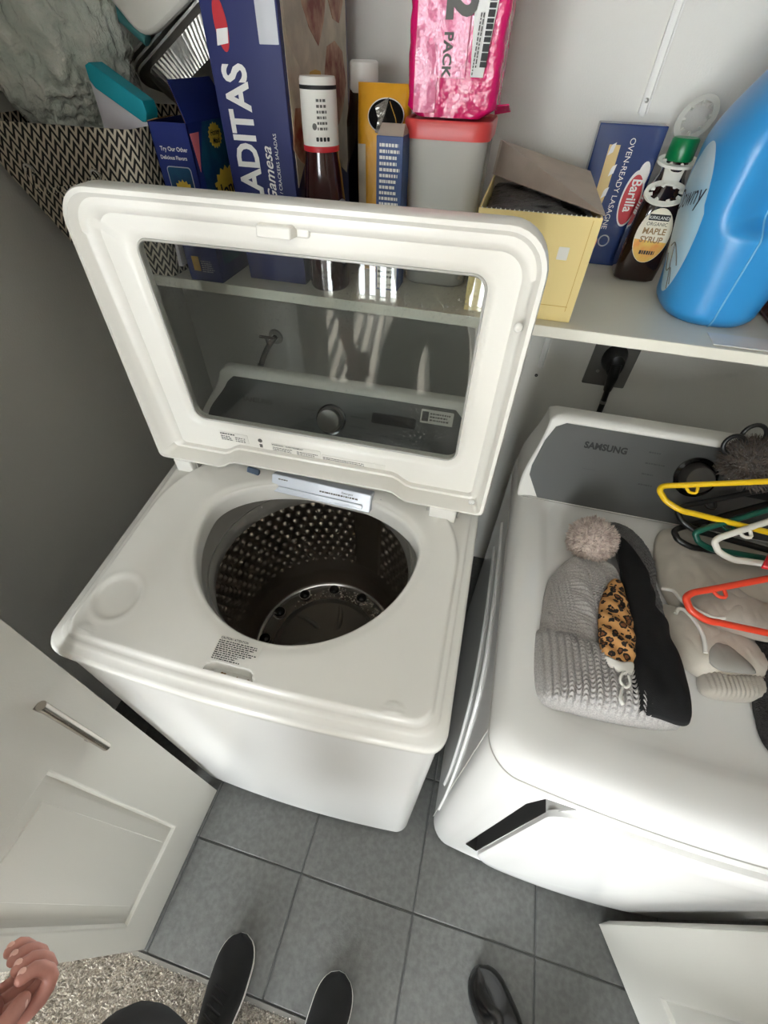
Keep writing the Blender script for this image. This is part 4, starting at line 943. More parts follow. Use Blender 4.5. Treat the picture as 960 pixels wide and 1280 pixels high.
# pink twin pack on the tub
pk = empty('pink_wrapped_pack', (0.478, 0.90, 1.566), 'shiny pink film-wrapped twin pack standing on the red tub lid', 'package')
PKX0, PKX1, PKY0, PKY1, PKZ = 0.400, 0.556, 0.842, 0.955, 1.82
def pl_(z, k, dz=0):
    w_ = 0.010*noise.noise(V((z*14, 2.0, 0)))*0.3
    return [V((x+(0.003*noise.noise(V((x*60, y*60, z*60)))), y+0.003*noise.noise(V((x*50, z*50, y*50+4))), z+dz)) for x, y in rrs(PKX0-0.003*k-(1.6-min(z, 1.6))*0+w_, PKX1+0.004*k, PKY0, PKY1, 0.014, 5, 14)]
zs_ = [1.568+i*0.0125 for i in range(21)]
pb_ = obj('film', MB().loft([pl_(1.5675, -6)]+[pl_(z, 0) for z in zs_[1:]], True, True), 'magenta_film', pk, smooth=70)
pf = Fr((PKX0, PKY0-0.003, 1.567), (1, 0, 0), (0, 0, 1))
def wav(f, amp=0.002): return lambda a, b, h=0.0: f(a, b, h+amp*(0.6+noise.noise(V((a*38, b*30, 1.7)))))
def patch(name, x0, x1, y0, y1, m, h, nx=10, ny=24, par=pb_, shape=None):
    f = wav(pf); loops = []
    for j in range(ny+1):
        b = y0+(y1-y0)*j/ny; xa, xb = (x0, x1) if not shape else shape(j/ny)
        loops.append([f(xa+(xb-xa)*i/nx, b, h) for i in range(nx+1)])
    return obj(name, MB().loft(loops, closed=False), m, par, smooth=180)
patch('print_panel', 0.014, 0.052, 0.006, 0.24, 'pink_film', 0.0006)
patch('print_panel', 0.052, 0.098, 0.050, 0.24, 'pink_film', 0.0009)
wp = patch('white_panel', 0.10, 0.14, 0.052, 0.24, 'white_print', 0.0012, shape=lambda t: (0.108-0.006*math.sin(t*PI*0.9)+(0.03*max(0, t-0.55)), 0.128+0.022*t))
pf2 = wav(pf, 0.0015)
text('lettering', '2', 0.062, lambda a, b, h=0.0: pf(0.062+b, 0.146-a, 0.0042), 'ink_soft', pb_, bold=0.003)
text('lettering', 'PACK', 0.020, lambda a, b, h=0.0: pf(0.060+b, 0.102-a, 0.0042), 'ink_soft', pb_, bold=0.0006)
obj('fine_print', dashes(MB(), lambda a, b, h=0.0: pf(0.124+b+a*-0.06, 0.142-a, 0.0050), 0, 0.09, 0, 0.013, 1, seed=17, hgt=0.8, wl=(0.004, 0.009)), 'ink', wp)
obj('fine_print', dashes(MB(), lambda a, b, h=0.0: pf(0.112+b+0.06*(0.07-a)-0.004, 0.122-a, 0.0060), 0, 0.07, 0, 0.008, 2, seed=5), 'ink_soft', wp)
obj('film_tail', MB().add([(PKX1-0.004, 0.87, 1.585), (PKX1+0.020, 0.865, 1.588), (PKX1+0.024, 0.89, 1.578), (PKX1-0.004, 0.90, 1.572), (PKX1-0.004, 0.87, 1.583), (PKX1+0.020, 0.865, 1.586), (PKX1+0.024, 0.89, 1.576), (PKX1-0.004, 0.90, 1.570)], [(0, 1, 2, 3), (7, 6, 5, 4), (0, 4, 5, 1), (1, 5, 6, 2), (2, 6, 7, 3)]), 'magenta_film', pk)
# yellow carton with black liner
yc = empty('open_carton', (0.663, 0.875, ZS), 'open pale yellow carton with black plastic inside and a grey flap', 'carton')
YX0, YX1, YY0, YY1, YZ = 0.562, 0.766, 0.728, 1.02, 1.466
obj('carton_wall', MB().box((YX0, YY0, ZS+0.0006), (YX1, YY0+0.003, YZ)), 'carton_yellow', yc)
obj('carton_wall', MB().box((YX1-0.003, YY0+0.003, ZS+0.0006), (YX1, YY1, YZ)), 'carton_yellow', yc)
obj('carton_wall', MB().box((YX0, YY0+0.003, ZS+0.0006), (YX0+0.003, YY1, YZ)), 'carton_yellow', yc)
obj('carton_wall', MB().box((YX0+0.003, YY1-0.003, ZS+0.0006), (YX1-0.003, YY1, YZ)), 'carton_grey', yc)
mb = MB()
for k in range(26):
    x = YX0+0.004+k*0.0078
    mb.add([(x, YY0, YZ), (x+0.003, YY0, YZ), (x+0.0015, YY0+0.001, YZ+0.0025), (x, YY0+0.003, YZ), (x+0.003, YY0+0.003, YZ)], [(0, 1, 2), (3, 4, 2), (0, 3, 2), (1, 4, 2)])
obj('perforation', mb, 'label_white', yc, kind='stuff')
obj('fold_line', MB().box((YX0+0.01, YY0-0.0005, ZS+0.028), (YX1-0.012, YY0, ZS+0.0288)), 'gold_print', yc)
obj('fold_line', MB().box((YX1-0.014, YY0-0.0005, ZS+0.02), (YX1-0.0132, YY0, YZ-0.004)), 'gold_print', yc)
obj('black_liner', MB().loft([[V((x, y, z+0.005*noise.noise(V((x*40, y*40, 3))))) for x, y in rrs(YX0+0.006+k, YX1-0.006-k, YY0+0.006+k, YY1-0.006-k, 0.02, 4, 16)] for z, k in ((ZS+0.003, 0.0), (1.42, 0.0), (1.454, 0.003), (1.460, 0.02), (1.462, 0.06))], True, True), 'bin_black', yc, smooth=80)
obj('flap', MB().hexa([(0.559, 1.006, 1.468), (0.768, 0.735, 1.468), (0.770, 0.738, 1.468), (0.561, 1.009, 1.468), (0.564, 1.012, 1.524), (0.752, 1.0, 1.486), (0.754, 1.003, 1.486), (0.566, 1.015, 1.524)]), 'carton_grey', yc)
obj('side_label', MB().prism(Fr((0.71, YY0, 1.40), (1, 0, 0), (0, 0, 1)), rrect(0, 0.018, 0, 0.02, 0.001, 2), 0, 0.0006), 'label_white', yc)
# lasagne box
lz = empty('lasagne_box', (0.825, 1.11, ZS), 'glossy dark blue oven-ready lasagne box against the back wall', 'pasta box')
BX0, BX1, BY = 0.756, 0.888, 1.094
bo = obj('carton', MB().box((BX0, BY, ZS+0.0005), (BX1, BY+0.042, 1.552)), 'barilla_blue', lz, bevel=0.002)
ff = Fr((BX0, BY, ZS), (1, 0, 0), (0, 0, 1))
text('lettering', 'OVEN-READY LASAGNE', 0.0155, Fr(ff(0.068, 0.238), (0.0, 0, -1), (1, 0, 0.0)), 'white_print', bo, squash=0.98, h=0.0012)
obj('gold_strip', MB().prism(ff, [(0.030, 0.225), (0.052, 0.225), (0.054, 0.15), (0.050, 0.10), (0.046, 0.06), (0.034, 0.07), (0.032, 0.13)], 0.0003, 0.001), 'gold_foil', bo)
for a, b in ((0.050, 0.19), (0.049, 0.15), (0.046, 0.11), (0.036, 0.225)):
    obj('torn_edge', MB().prism(ff, [(a, b), (a+0.007, b+0.004), (a+0.005, b-0.012), (a-0.004, b-0.018), (a-0.002, b-0.004)], 0.001, 0.0016), 'white_print', bo)
lg = obj('logo_rim', MB().prism(ff, ell(0.108, 0.135, 0.021, 0.052, 40), 0.0003, 0.001), 'white_print', bo)
obj('logo_tail', MB().prism(ff, ell(0.116, 0.178, 0.011, 0.024, 24), 0.0003, 0.0009), 'white_print', bo)
obj('logo_oval', MB().prism(ff, ell(0.108, 0.133, 0.018, 0.046, 40), 0.001, 0.0015), 'red_print', lg)
text('lettering', 'Barilla', 0.028, Fr(ff(0.100, 0.172), (0, 0, -1), (1, 0, 0)), 'white_print', lg, h=0.002, bold=0.0005, squash=0.88)
obj('badge', MB().tube([ff(a, b, 0.001) for a, b in ell(0.082, 0.052, 0.011, 0.011, 24)], 0.0014, 6, closed=True), 'silver_print', bo)
obj('pasta_picture', MB().prism(ff, [(0.03, 0.004), (0.055, 0.004), (0.064, 0.02), (0.068, 0.05), (0.060, 0.075), (0.03, 0.08)], 0.0003, 0.001), 'meat_print', bo)
# syrup bottle + plastic carrier
sy = empty('syrup_bottle', (0.915, 1.035, ZS), 'dark syrup bottle with an orange label and green cap', 'bottle')
SC = (0.914, 1.034)
def syl(z, k, r): return [V((x, y, z)) for x, y in rrs(SC[0]-k, SC[0]+k, SC[1]-k*0.92, SC[1]+k*0.92, r, 6, 4)]
obj('bottle', MB().loft([syl(ZS+0.001, 0.036, 0.015), syl(ZS+0.006, 0.043, 0.018), syl(1.33, 0.046, 0.02), syl(1.39, 0.044, 0.02), syl(1.43, 0.041, 0.022), syl(1.46, 0.034, 0.024), syl(1.485, 0.024, 0.0195), syl(1.51, 0.020, 0.017)], True, True), 'syrup', sy, smooth=50)
obj('bottle_cap', MB().lathe([(0.024, 1.508), (0.0255, 1.511), (0.0245, 1.540), (0.022, 1.543), (0.001, 1.543)], (SC[0], SC[1], 0), 32), 'green_cap', sy, smooth=40)
sfm = Fr((SC[0], SC[1]-0.0425, ZS), (1, 0, 0), (0, 0.02, 1))
lb_ = obj('label', MB().prism(sfm, ell(0.0, 0.093, 0.034, 0.050, 40), 0.0, 0.0012), 'syrup_label_top', sy)
obj('label_picture', MB().prism(sfm, [(0.033*math.cos(t), 0.093+0.049*math.sin(t)) for t in [math.radians(a) for a in range(-172, -7, 8)]], 0.0012, 0.0017), 'syrup_label', lb_)
obj('label_bar', MB().prism(sfm, rrect(-0.020, 0.020, 0.121, 0.132, 0.001, 2), 0.0012, 0.0018), 'ink', lb_)
tf = lambda y: Fr(sfm(0, y), sfm(1, 0)-sfm(0, 0), sfm(0, 1)-sfm(0, 0))
text('lettering', 'KIRKLAND', 0.008, tf(0.1235), 'label_white', lb_, align='CENTER', h=0.0022)
text('lettering', 'ORGANIC', 0.009, tf(0.112), 'ink', lb_, align='CENTER', h=0.0022)
text('lettering', 'MAPLE\nSYRUP', 0.0155, tf(0.097), 'residue', lb_, align='CENTER', h=0.0022, bold=0.0004)
obj('fine_print', dashes(MB(), tf(0.058), -0.014, 0.018, 0, 0.009, 1, seed=18, h=0.0022, hgt=0.8), 'ink', lb_)
ca = empty('bottle_carrier', (0.915, 1.034, 1.47), 'white plastic ring carrier clipped round the green-capped syrup bottle', 'carrier')
def ringtube(c, a, b, nrm, up, r=0.0042, n=40):
    f = Fr(c, up, V(nrm).cross(V(up))); return [f(x, y, 0) for x, y in ell(0, 0, a, b, n)]
def carrier_ring(name, c, ax, ay, u, v, m, wd=0.007, th=0.005):
    f = Fr(c, u, v); o_, i_ = ell(0, 0, ax, ay, 40), ell(0, 0, ax-wd, ay-wd, 40)
    mb = MB().loft([[f(a, b, th/2) for a, b in o_], [f(a, b, -th/2) for a, b in o_], [f(a, b, -th/2) for a, b in i_], [f(a, b, th/2) for a, b in i_], [f(a, b, th/2) for a, b in o_]])
    for k in range(8):
        t = 2*PI*(k+0.3)/8; ca_, sa_ = math.cos(t), math.sin(t)
        p0, p1 = (ax-wd)*ca_, (ay-wd)*sa_
        mb.tube([f(p0, p1, 0), f(p0*0.78, p1*0.78, 0.002)], [0.004, 0.0032], 6)
    return obj(name, mb, m, ca, smooth=40)
carrier_ring('front_ring', (0.905, 0.988, 1.462), 0.040, 0.026, (1, 0, 0.02), (0, 0.75, 0.65), 'carrier', 0.008)
carrier_ring('neck_ring', (0.914, 1.030, 1.507), 0.038, 0.026, (1, 0.05, 0), (0, 0.95, 0.3), 'carrier', 0.008)
carrier_ring('rear_ring', (0.928, 1.085, 1.566), 0.034, 0.042, (1, 0.1, -0.1), (0.35, 0.45, 0.75), 'carrier_grey', 0.011)
obj('web', MB().hexa([(0.893, 1.005, 1.480), (0.925, 1.005, 1.480), (0.925, 1.008, 1.476), (0.893, 1.008, 1.476), (0.893, 1.018, 1.500), (0.930, 1.018, 1.500), (0.930, 1.021, 1.497), (0.893, 1.021, 1.497)]), 'carrier', ca)
obj('web', MB().hexa([(0.900, 1.052, 1.512), (0.935, 1.052, 1.512), (0.935, 1.056, 1.508), (0.900, 1.056, 1.508), (0.905, 1.066, 1.537), (0.940, 1.066, 1.537), (0.940, 1.070, 1.534), (0.905, 1.070, 1.534)]), 'carrier_grey', ca)
# fabric softener jug
jg = empty('softener_jug', (1.03, 0.88, ZS), 'large blue fabric softener jug with a pale printed label', 'jug')
JC = (1.032, 0.885)
def jug_r(th, z):
    t = (z-ZS)/0.40
    ax = 0.088+0.030*sstep(0.0, 0.55, t)-0.075*sstep(0.62, 1.05, t); ay = 0.104+0.010*sstep(0, 0.5, t)-0.055*sstep(0.65, 1.05, t)
    if t < 0.05: ax -= 0.014*(1-t/0.05)**2; ay -= 0.014*(1-t/0.05)**2
    e = 2.5; c, s = math.cos(th), math.sin(th)
    r = (abs(c/ax)**e+abs(s/ay)**e)**(-1/e)
    # hand-hold hollow on the side that faces the room
    dth = math.degrees((th+PI/2.15+PI) % (2*PI)-PI)
    r -= 0.042*math.exp(-(dth/34)**4)*sstep(0.37, 0.45, t)*(1-sstep(0.78, 0.95, t))
    return r
def jug_p(th, z, off=0.0):
    r = jug_r(th, z)+off; return V((JC[0]+r*math.cos(th), JC[1]+r*math.sin(th), z))
zs_ = [ZS+0.001+0.40*(i/70)**1.0 for i in range(71)]
obj('jug_body', MB().loft([[jug_p(2*PI*i/120, z) for i in range(120)] for z in zs_], True, True), 'jug_blue', jg, smooth=60)
obj('jug_cap', MB().lathe([(0.034, 1.69), (0.036, 1.70), (0.035, 1.755), (0.03, 1.76), (0.001, 1.76)], (JC[0], JC[1], 0), 32), 'jug_blue', jg, smooth=40)
obj('mould_seam', MB().tube([jug_p(math.radians(-93), z, 0.0004) for z in zs_], 0.0016, 6), 'jug_seam', jg, smooth=80)
def jl(a, b, h=0.0):   # label coordinates: a along the girth (m, to the right), b height
    return jug_p(math.radians(191)+a/0.105, b, 0.0008+h)
lo_ = [(x, 1.445+y) for x, y in [(0.050*math.cos(t)*(1 if math.sin(t) < 0.3 else 0.92), (0.112 if math.sin(t) > 0 else 0.120)*math.sin(t)) for t in [2*PI*i/60 for i in range(60)]]]
rings = []
for k in range(0, 13):
    q = max(1-k/12, 0.001); rings.append([jl(x*q, 1.445+(y-1.445)*q) for x, y in lo_])
jlab = obj('label', MB().loft(rings, False, True), 'jug_label', jg, smooth=180)
text('lettering', 'Downy', 0.044, lambda a, b, h=0.0: jl(a*0.60-0.042, 1.452+b+a*0.22, 0.0012), 'label_line', jlab, shear=0.15)
for pts in ([(-0.02, 1.40), (0.0, 1.41), (0.02, 1.395), (0.03, 1.38)], [(-0.03, 1.385), (-0.01, 1.36), (0.01, 1.37), (0.025, 1.345)], [(0.0, 1.41), (0.002, 1.38), (0.012, 1.355), (0.02, 1.335)]):
    P = smooth_line([jl(a, b, 0.001) for a, b in pts], 12); obj('label_sprig', MB().tube(P, 0.0009, 5), 'ink_soft', jlab)
# red and brown package behind jug + paper slip
rp_ = empty('red_package', (1.20, 0.87, ZS), 'red and dark brown plastic package beside the blue jug', 'package')
def rl_(z, k): return [V((x+0.004*noise.noise(V((x*30, y*30, z*40))), y, z)) for x, y in rrs(1.138+0.03*(z-ZS)/0.1+k, 1.36-k, 0.765+k, 1.0-k, 0.02, 5, 10)]
obj('wrapper_lower', MB().loft([rl_(ZS+0.002, 0.01), rl_(ZS+0.012, 0), rl_(ZS+0.045, 0)], True, False), 'brown_pack', rp_, smooth=50)
obj('wrapper_upper', MB().loft([rl_(ZS+0.045, 0), rl_(ZS+0.10, 0), rl_(ZS+0.12, 0.02)], False, True), 'red_pack', rp_, smooth=50)
obj('paper_slip', MB().box((1.02, 0.712, ZS+0.0006), (1.30, 0.762, ZS+0.0026)), 'white_print', bevel=0.0005, label='thin white paper slip lying on the shelf edge below the jug', cat='paper')
# ================================================================ THINGS ON THE DRYER
ZD = 0.938
def pcen(P): return (sum(p[0] for p in P)/len(P), sum(p[1] for p in P)/len(P))
# knitted bobble hat
ht = empty('bobble_hat', (0.91, 0.28, ZD), 'pale grey cable-knit hat with ribbed brim and fluffy bobble', 'hat')
def cable(x, y):
    u = (x-0.90)*1.0+0.12*(y-0.25)
    col = math.floor((u+0.5)/0.034); f = ((u+0.5)/0.034-col)*2-1
    ph = y*150+col*1.3
    if col % 2 == 0:   # braided column
        a = math.cos(f*PI/2)*0.010; return a*(0.75+0.45*math.sin(ph+f*2.4))+0.0012*math.sin(y*900+f*5)
    return 0.0022*abs(math.sin(u*PI/0.0062))+0.0011*math.sin(y*1050)-0.001
BODY = [(0.817, 0.236), (0.819, 0.296), (0.829, 0.366), (0.846, 0.402), (0.872, 0.438), (0.907, 0.452), (0.943, 0.448), (0.968, 0.432), (0.975, 0.397), (0.975, 0.325), (0.972, 0.23), (0.916, 0.222), (0.858, 0.228)]
obj('crown', pillow(MB(), BODY, ZD, 0.042, cable, 420, 120), 'knit_grey', ht, smooth=180)
def rib(x, y):
    u = x+0.06*(y-0.2); return 0.0048*abs(math.sin(u*PI/0.0105))+0.0014*math.sin(y*900+8*math.sin(u*300))
CUFF = [(0.808, 0.246), (0.826, 0.256), (0.859, 0.256), (0.912, 0.250), (0.955, 0.235), (0.994, 0.204), (1.022, 0.165), (1.030, 0.148), (0.998, 0.136), (0.936, 0.128), (0.868, 0.126), (0.814, 0.136)]
obj('brim', pillow(MB(), CUFF, ZD, 0.050, rib, 420, 90, 4.0), 'knit_grey', ht, smooth=180)
def pom(c, r, m, par, name, n=2600, hl=0.012, seed=1, label=None, cat=None):
    rr = random.Random(seed); mb = MB().ellipsoid(c, (r, r, r*0.92), 40, 24, lambda d: 0.12*noise.noise(d*4)+0.08*noise.noise(d*9))
    for k in range(n):
        z = rr.uniform(-0.6, 1); t = rr.uniform(0, 2*PI); q = math.sqrt(1-z*z); d = V((q*math.cos(t), q*math.sin(t), z))
        kk = 1+0.12*noise.noise(d*4)+0.08*noise.noise(d*9)
        p = V(c)+V((d.x, d.y, d.z*0.92))*r*kk*0.97; o = V((rr.gauss(0, 1), rr.gauss(0, 1), rr.gauss(0, 1))).normalized()
        e = p+(d+o*0.6).normalized()*hl*rr.uniform(0.5, 1); sd = d.cross(o).normalized()*0.0011
        i = len(mb.v); mb.v += [p-sd, p+sd, e+sd*0.3, e-sd*0.3]; mb.f.append((i, i+1, i+2, i+3))
    return obj(name, mb, m, par, smooth=180, label=label, cat=cat)
pom((0.908, 0.474, ZD+0.040), 0.044, 'pompom', ht, 'bobble', 3200, 0.010)
# leopard mask
fm = empty('face_mask', (0.93, 0.28, ZD+0.05), 'leopard print face mask with white lining lying on the grey hat', 'face mask')
ZM = ZD+0.047
MK = [(0.904, 0.290), (0.911, 0.326), (0.930, 0.370), (0.948, 0.378), (0.957, 0.332), (0.962, 0.27), (0.955, 0.214), (0.930, 0.206), (0.906, 0.213), (0.902, 0.253)]
obj('mask_fabric', pillow(MB(), MK, ZM, 0.016, lambda x, y: 0.0025*math.sin((y+x*0.6)*190), 120, 24, 3), 'leopard', fm, smooth=180)
obj('mask_lining', pillow(MB(), [(0.904, 0.214), (0.930, 0.210), (0.952, 0.214), (0.948, 0.194), (0.935, 0.189), (0.914, 0.197)], ZM+0.004, 0.008, None, 60, 10), 'mask_white', fm, smooth=180)
obj('ear_loop', MB().tube(smooth_line([(0.936, 0.192, ZM+0.010), (0.928, 0.184, ZM+0.012), (0.926, 0.174, ZM+0.011), (0.933, 0.167, ZM+0.010), (0.940, 0.174, ZM+0.011), (0.939, 0.186, ZM+0.012)], 20), 0.0022, 6).tube(smooth_line([(0.930, 0.168, ZM+0.010), (0.926, 0.157, ZM+0.009), (0.925, 0.147, ZM+0.008), (0.929, 0.140, ZM+0.007)], 10), [0.002+0.0002*i for i in range(11)], 6), 'mask_white', fm, smooth=80)
# charcoal knitted hat and black hat
CH = [(0.940, 0.548), (0.968, 0.572), (1.0, 0.562), (1.027, 0.523), (1.040, 0.468), (1.038, 0.428), (1.034, 0.401), (1.040, 0.344), (1.034, 0.296), (1.010, 0.300), (0.985, 0.336), (0.975, 0.422), (0.962, 0.50)]
obj('charcoal_scarf', pillow(MB(), CH, ZD, 0.036, lambda x, y: 0.003*noise.noise(V((x*70, y*70, 0)))+0.0014*math.sin(x*700)*math.sin(y*700), 220, 50, cen=(1.0, 0.44)), 'charcoal_knit', smooth=180, label='charcoal knitted scarf tucked beside the black cap', cat='scarf')
BL = [(0.960, 0.498), (0.976, 0.490), (1.002, 0.436), (1.006, 0.402), (1.010, 0.379), (1.006, 0.348), (1.024, 0.316), (1.024, 0.279), (1.036, 0.225), (1.030, 0.146), (0.985, 0.140), (0.945, 0.150), (0.947, 0.205), (0.953, 0.25), (0.956, 0.335), (0.957, 0.441)]
obj('black_cap', pillow(MB(), BL, ZD+0.034, 0.026, lambda x, y: 0.003*noise.noise(V((x*40, y*25, 5))), 180, 40, 5, cen=(0.985, 0.27)), 'black_cloth', smooth=180, label='flat black cloth cap lying over the grey knitted hat', cat='cap')
# socks
def wr(sd, am=0.005, f=22): return lambda x, y: am*noise.noise(V((x*f, y*f*0.7, sd)))+am*0.5*abs(noise.noise(V((x*f*2, y*f*1.4, sd+4))))
SA = [(1.046, 0.514), (1.066, 0.570), (1.10, 0.590), (1.155, 0.592), (1.263, 0.588), (1.30, 0.50), (1.26, 0.42), (1.189, 0.412), (1.11, 0.394), (1.066, 0.371), (1.050, 0.391), (1.042, 0.431)]
obj('beige_sock', pillow(MB(), SA, ZD, 0.038, wr(1.0, 0.009, 16), 200, 44, cen=(1.15, 0.49)), 'sock_beige', smooth=180, label='large crumpled beige sock under the plastic hangers', cat='sock', group='beige socks on the dryer')
SM = [(1.065, 0.363), (1.103, 0.408), (1.156, 0.426), (1.203, 0.41), (1.225, 0.385), (1.215, 0.333), (1.135, 0.324), (1.083, 0.335)]
obj('beige_sock', pillow(MB(), SM, ZD+0.030, 0.028, wr(3.0, 0.008, 24), 160, 36), 'sock_beige_dark', smooth=180, label='small crumpled beige sock under the red hanger', cat='sock', group='beige socks on the dryer')
so_ = empty('ankle_sock', (1.1, 0.29, ZD), 'pale ankle sock with grey heel patch and ribbed cuff', 'sock', 'beige socks on the dryer')
SLW = [(1.039, 0.374), (1.062, 0.365), (1.095, 0.350), (1.135, 0.345), (1.195, 0.335), (1.195, 0.262), (1.141, 0.245), (1.084, 0.242), (1.050, 0.262), (1.037, 0.300)]
obj('sock_foot', pillow(MB(), SLW, ZD, 0.040, wr(7.0, 0.006, 26), 180, 40), 'sock_beige', so_, smooth=180)
obj('sock_heel', pillow(MB(), [(1.088, 0.303), (1.111, 0.306), (1.136, 0.291), (1.156, 0.262), (1.119, 0.252), (1.095, 0.251), (1.082, 0.268)], ZD+0.030, 0.012, wr(9.0, 0.002), 90, 18), 'sock_heel', so_, smooth=180)
obj('sock_cuff', pillow(MB(), [(1.080, 0.252), (1.108, 0.254), (1.190, 0.272), (1.196, 0.240), (1.133, 0.217), (1.078, 0.215)], ZD, 0.026, lambda x, y: 0.0024*abs(math.sin((x+0.1*y)*PI/0.0072)), 220, 30, 4), 'sock_beige_dark', so_, smooth=180)
hm_ = smooth_line([(1.040, 0.335, 0.982), (1.046, 0.345, 0.984), (1.056, 0.342, 0.986), (1.068, 0.322, 0.987), (1.076, 0.296, 0.985), (1.076, 0.270, 0.980)], 24)
obj('sock_hem', MB().tube(hm_, 0.0035, 8), 'mask_white', so_, smooth=80)
hm_ = smooth_line([(1.030, 0.392, 0.972), (1.046, 0.386, 0.980), (1.056, 0.362, 0.985), (1.075, 0.348, 0.987), (1.10, 0.340, 0.988), (1.118, 0.344, 0.988)], 24)
obj('sock_hem', MB().tube(hm_, 0.0035, 8), 'mask_white', so_, smooth=80)
# dark fleece at the right
mb = pillow(MB(), [(1.172, 0.335), (1.165, 0.28), (1.150, 0.20), (1.155, 0.15), (1.20, 0.12), (1.33, 0.14), (1.37, 0.25), (1.32, 0.33), (1.22, 0.345)], ZD, 0.05, lambda x, y: 0.006*noise.noise(V((x*60, y*60, 2)))+0.003*noise.noise(V((x*200, y*200, 2))), 220, 50, cen=(1.26, 0.23))
obj('dark_fleece', mb, 'dark_fleece', smooth=180, label='fuzzy dark grey fleece lying beside the ankle sock', cat='fleece')
# plastic hangers
def hanger(label, m, B, u, A, v, r=0.0056, L=0.40, extra=None):
    B = V(B); A = V(A); u = V(u).normalized(); v = V(v).normalized()
    root = empty('clothes_hanger', B, label, 'hanger', 'plastic hangers piled on the dryer')
    n = u.cross(v).normalized(); w = n.cross(u).normalized()      # in-plane direction away from the bar
    mid = B+u*(L*0.5); gap = (A-B)-u*((A-B).dot(u)); wd = w if gap.dot(w) > 0 else -w
    half = (mid-A).dot(u); rise = v.dot(wd)/max(v.dot(u), 0.2)
    apex = A+(u+wd*rise)*half
    tipc = (A+B)/2-u*0.018
    A2 = A+u*(2*half); B2 = mid+u*(L*0.5)+u*0.0; tip2 = (A2+B2)/2+u*0.018
    P = smooth_line([B+u*0.02, B, (B+tipc)/2-u*0.008, tipc, (A+tipc)/2-u*0.006, A, A+(apex-A)*0.1], 24)
    Q = smooth_line([A2+(apex-A2)*0.1, A2, (A2+tip2)/2+u*0.006, tip2, (B2+tip2)/2+u*0.008, B2, B2-u*0.02], 24)
    loop = P+[A+(apex-A)*(0.15+0.8*i/8) for i in range(9)]+[apex]+[apex+(A2-apex)*(0.1+0.75*i/8) for i in range(9)]+Q+[B2+(B-B2)*(0.08+0.86*i/10) for i in range(11)]
    obj('frame', MB().tube(loop, r, 8, closed=True), m, root, smooth=80)
    hk = [apex]+[apex+wd*0.03]+[apex+wd*0.055+u*(0.026*math.sin(t))+wd*(0.026-0.026*math.cos(t)) for t in [math.radians(a) for a in range(0, 250, 18)]]
    obj('hook', MB().tube(hk, r*0.8, 8), m, root, smooth=80)
    nt_ = A+(apex-A)*0.22
    obj('strap_notch', MB().tube(smooth_line([nt_, nt_-wd*0.016+u*0.004, nt_-wd*0.018-u*0.008, nt_-wd*0.010-u*0.016], 10), r*0.55, 6), m, root, smooth=80)
    return root, apex, wd, u
hanger('yellow plastic hanger lying highest against the dryer console', 'hanger_yellow', (1.048, 0.525, 1.055), (0.994, -0.106, 0), (1.012, 0.560, 1.078), (0.93, 0.02, 0.30))
hanger('black plastic hanger directly below the yellow one', 'hanger_black', (1.090, 0.515, 1.02), (0.992, -0.126, 0), (1.062, 0.552, 1.042), (0.90, 0.30, 0.28), 0.0060)
hanger('black plastic hanger lying lowest on the beige sock', 'hanger_black', (1.088, 0.490, 0.998), (0.999, 0.02, 0), (1.066, 0.522, 1.012), (0.86, 0.42, 0.2), 0.0060)
hanger('dark green plastic hanger between the black and white ones', 'hanger_green', (1.113, 0.477, 1.016), (0.999, 0.036, 0), (1.085, 0.496, 1.042), (0.86, 0.44, 0.22))
hanger('white plastic hanger lying on the green hanger', 'hanger_white', (1.140, 0.455, 1.022), (0.997, 0.083, 0), (1.113, 0.482, 1.045), (0.85, 0.47, 0.22), 0.0060)
root, ap, wd, uu = hanger('orange red plastic hanger lying on the small beige sock', 'hanger_red', (1.074, 0.319, 1.004), (1, 0.01, 0), (1.052, 0.356, 1.022), (0.90, 0.38, 0.14), 0.0060)
obj('clip_plate', MB().hexa([(1.158, 0.418, 1.050), (1.232, 0.405, 1.062), (1.236, 0.455, 1.072), (1.172, 0.448, 1.062), (1.158, 0.418, 1.058), (1.232, 0.405, 1.070), (1.236, 0.455, 1.080), (1.172, 0.448, 1.070)]), 'hanger_red_deep', root, bevel=0.002)
pom((1.165, 0.628, 1.115), 0.046, 'dark_fur', None, 'fur_bobble', 2600, 0.018, 5, 'dark brown fluffy bobble lying on the hangers by the dryer dial', 'bobble')
rk = empty('hook_ring', (1.15, 0.66, 1.13), 'pair of black plastic rings above the brown fluffy bobble', 'rings')
obj('ring', MB().tube([V((1.150+0.020*math.cos(t), 0.655+0.006*math.sin(t), 1.158+0.022*math.sin(t))) for t in [2*PI*i/24 for i in range(24)]], 0.0042, 8, closed=True), 'hanger_black', rk, smooth=80)
obj('ring', MB().tube([V((1.122+0.018*math.cos(t), 0.640+0.006*math.sin(t), 1.142+0.018*math.sin(t))) for t in [2*PI*i/24 for i in range(24)]], 0.0042, 8, closed=True), 'hanger_black', rk, smooth=80)
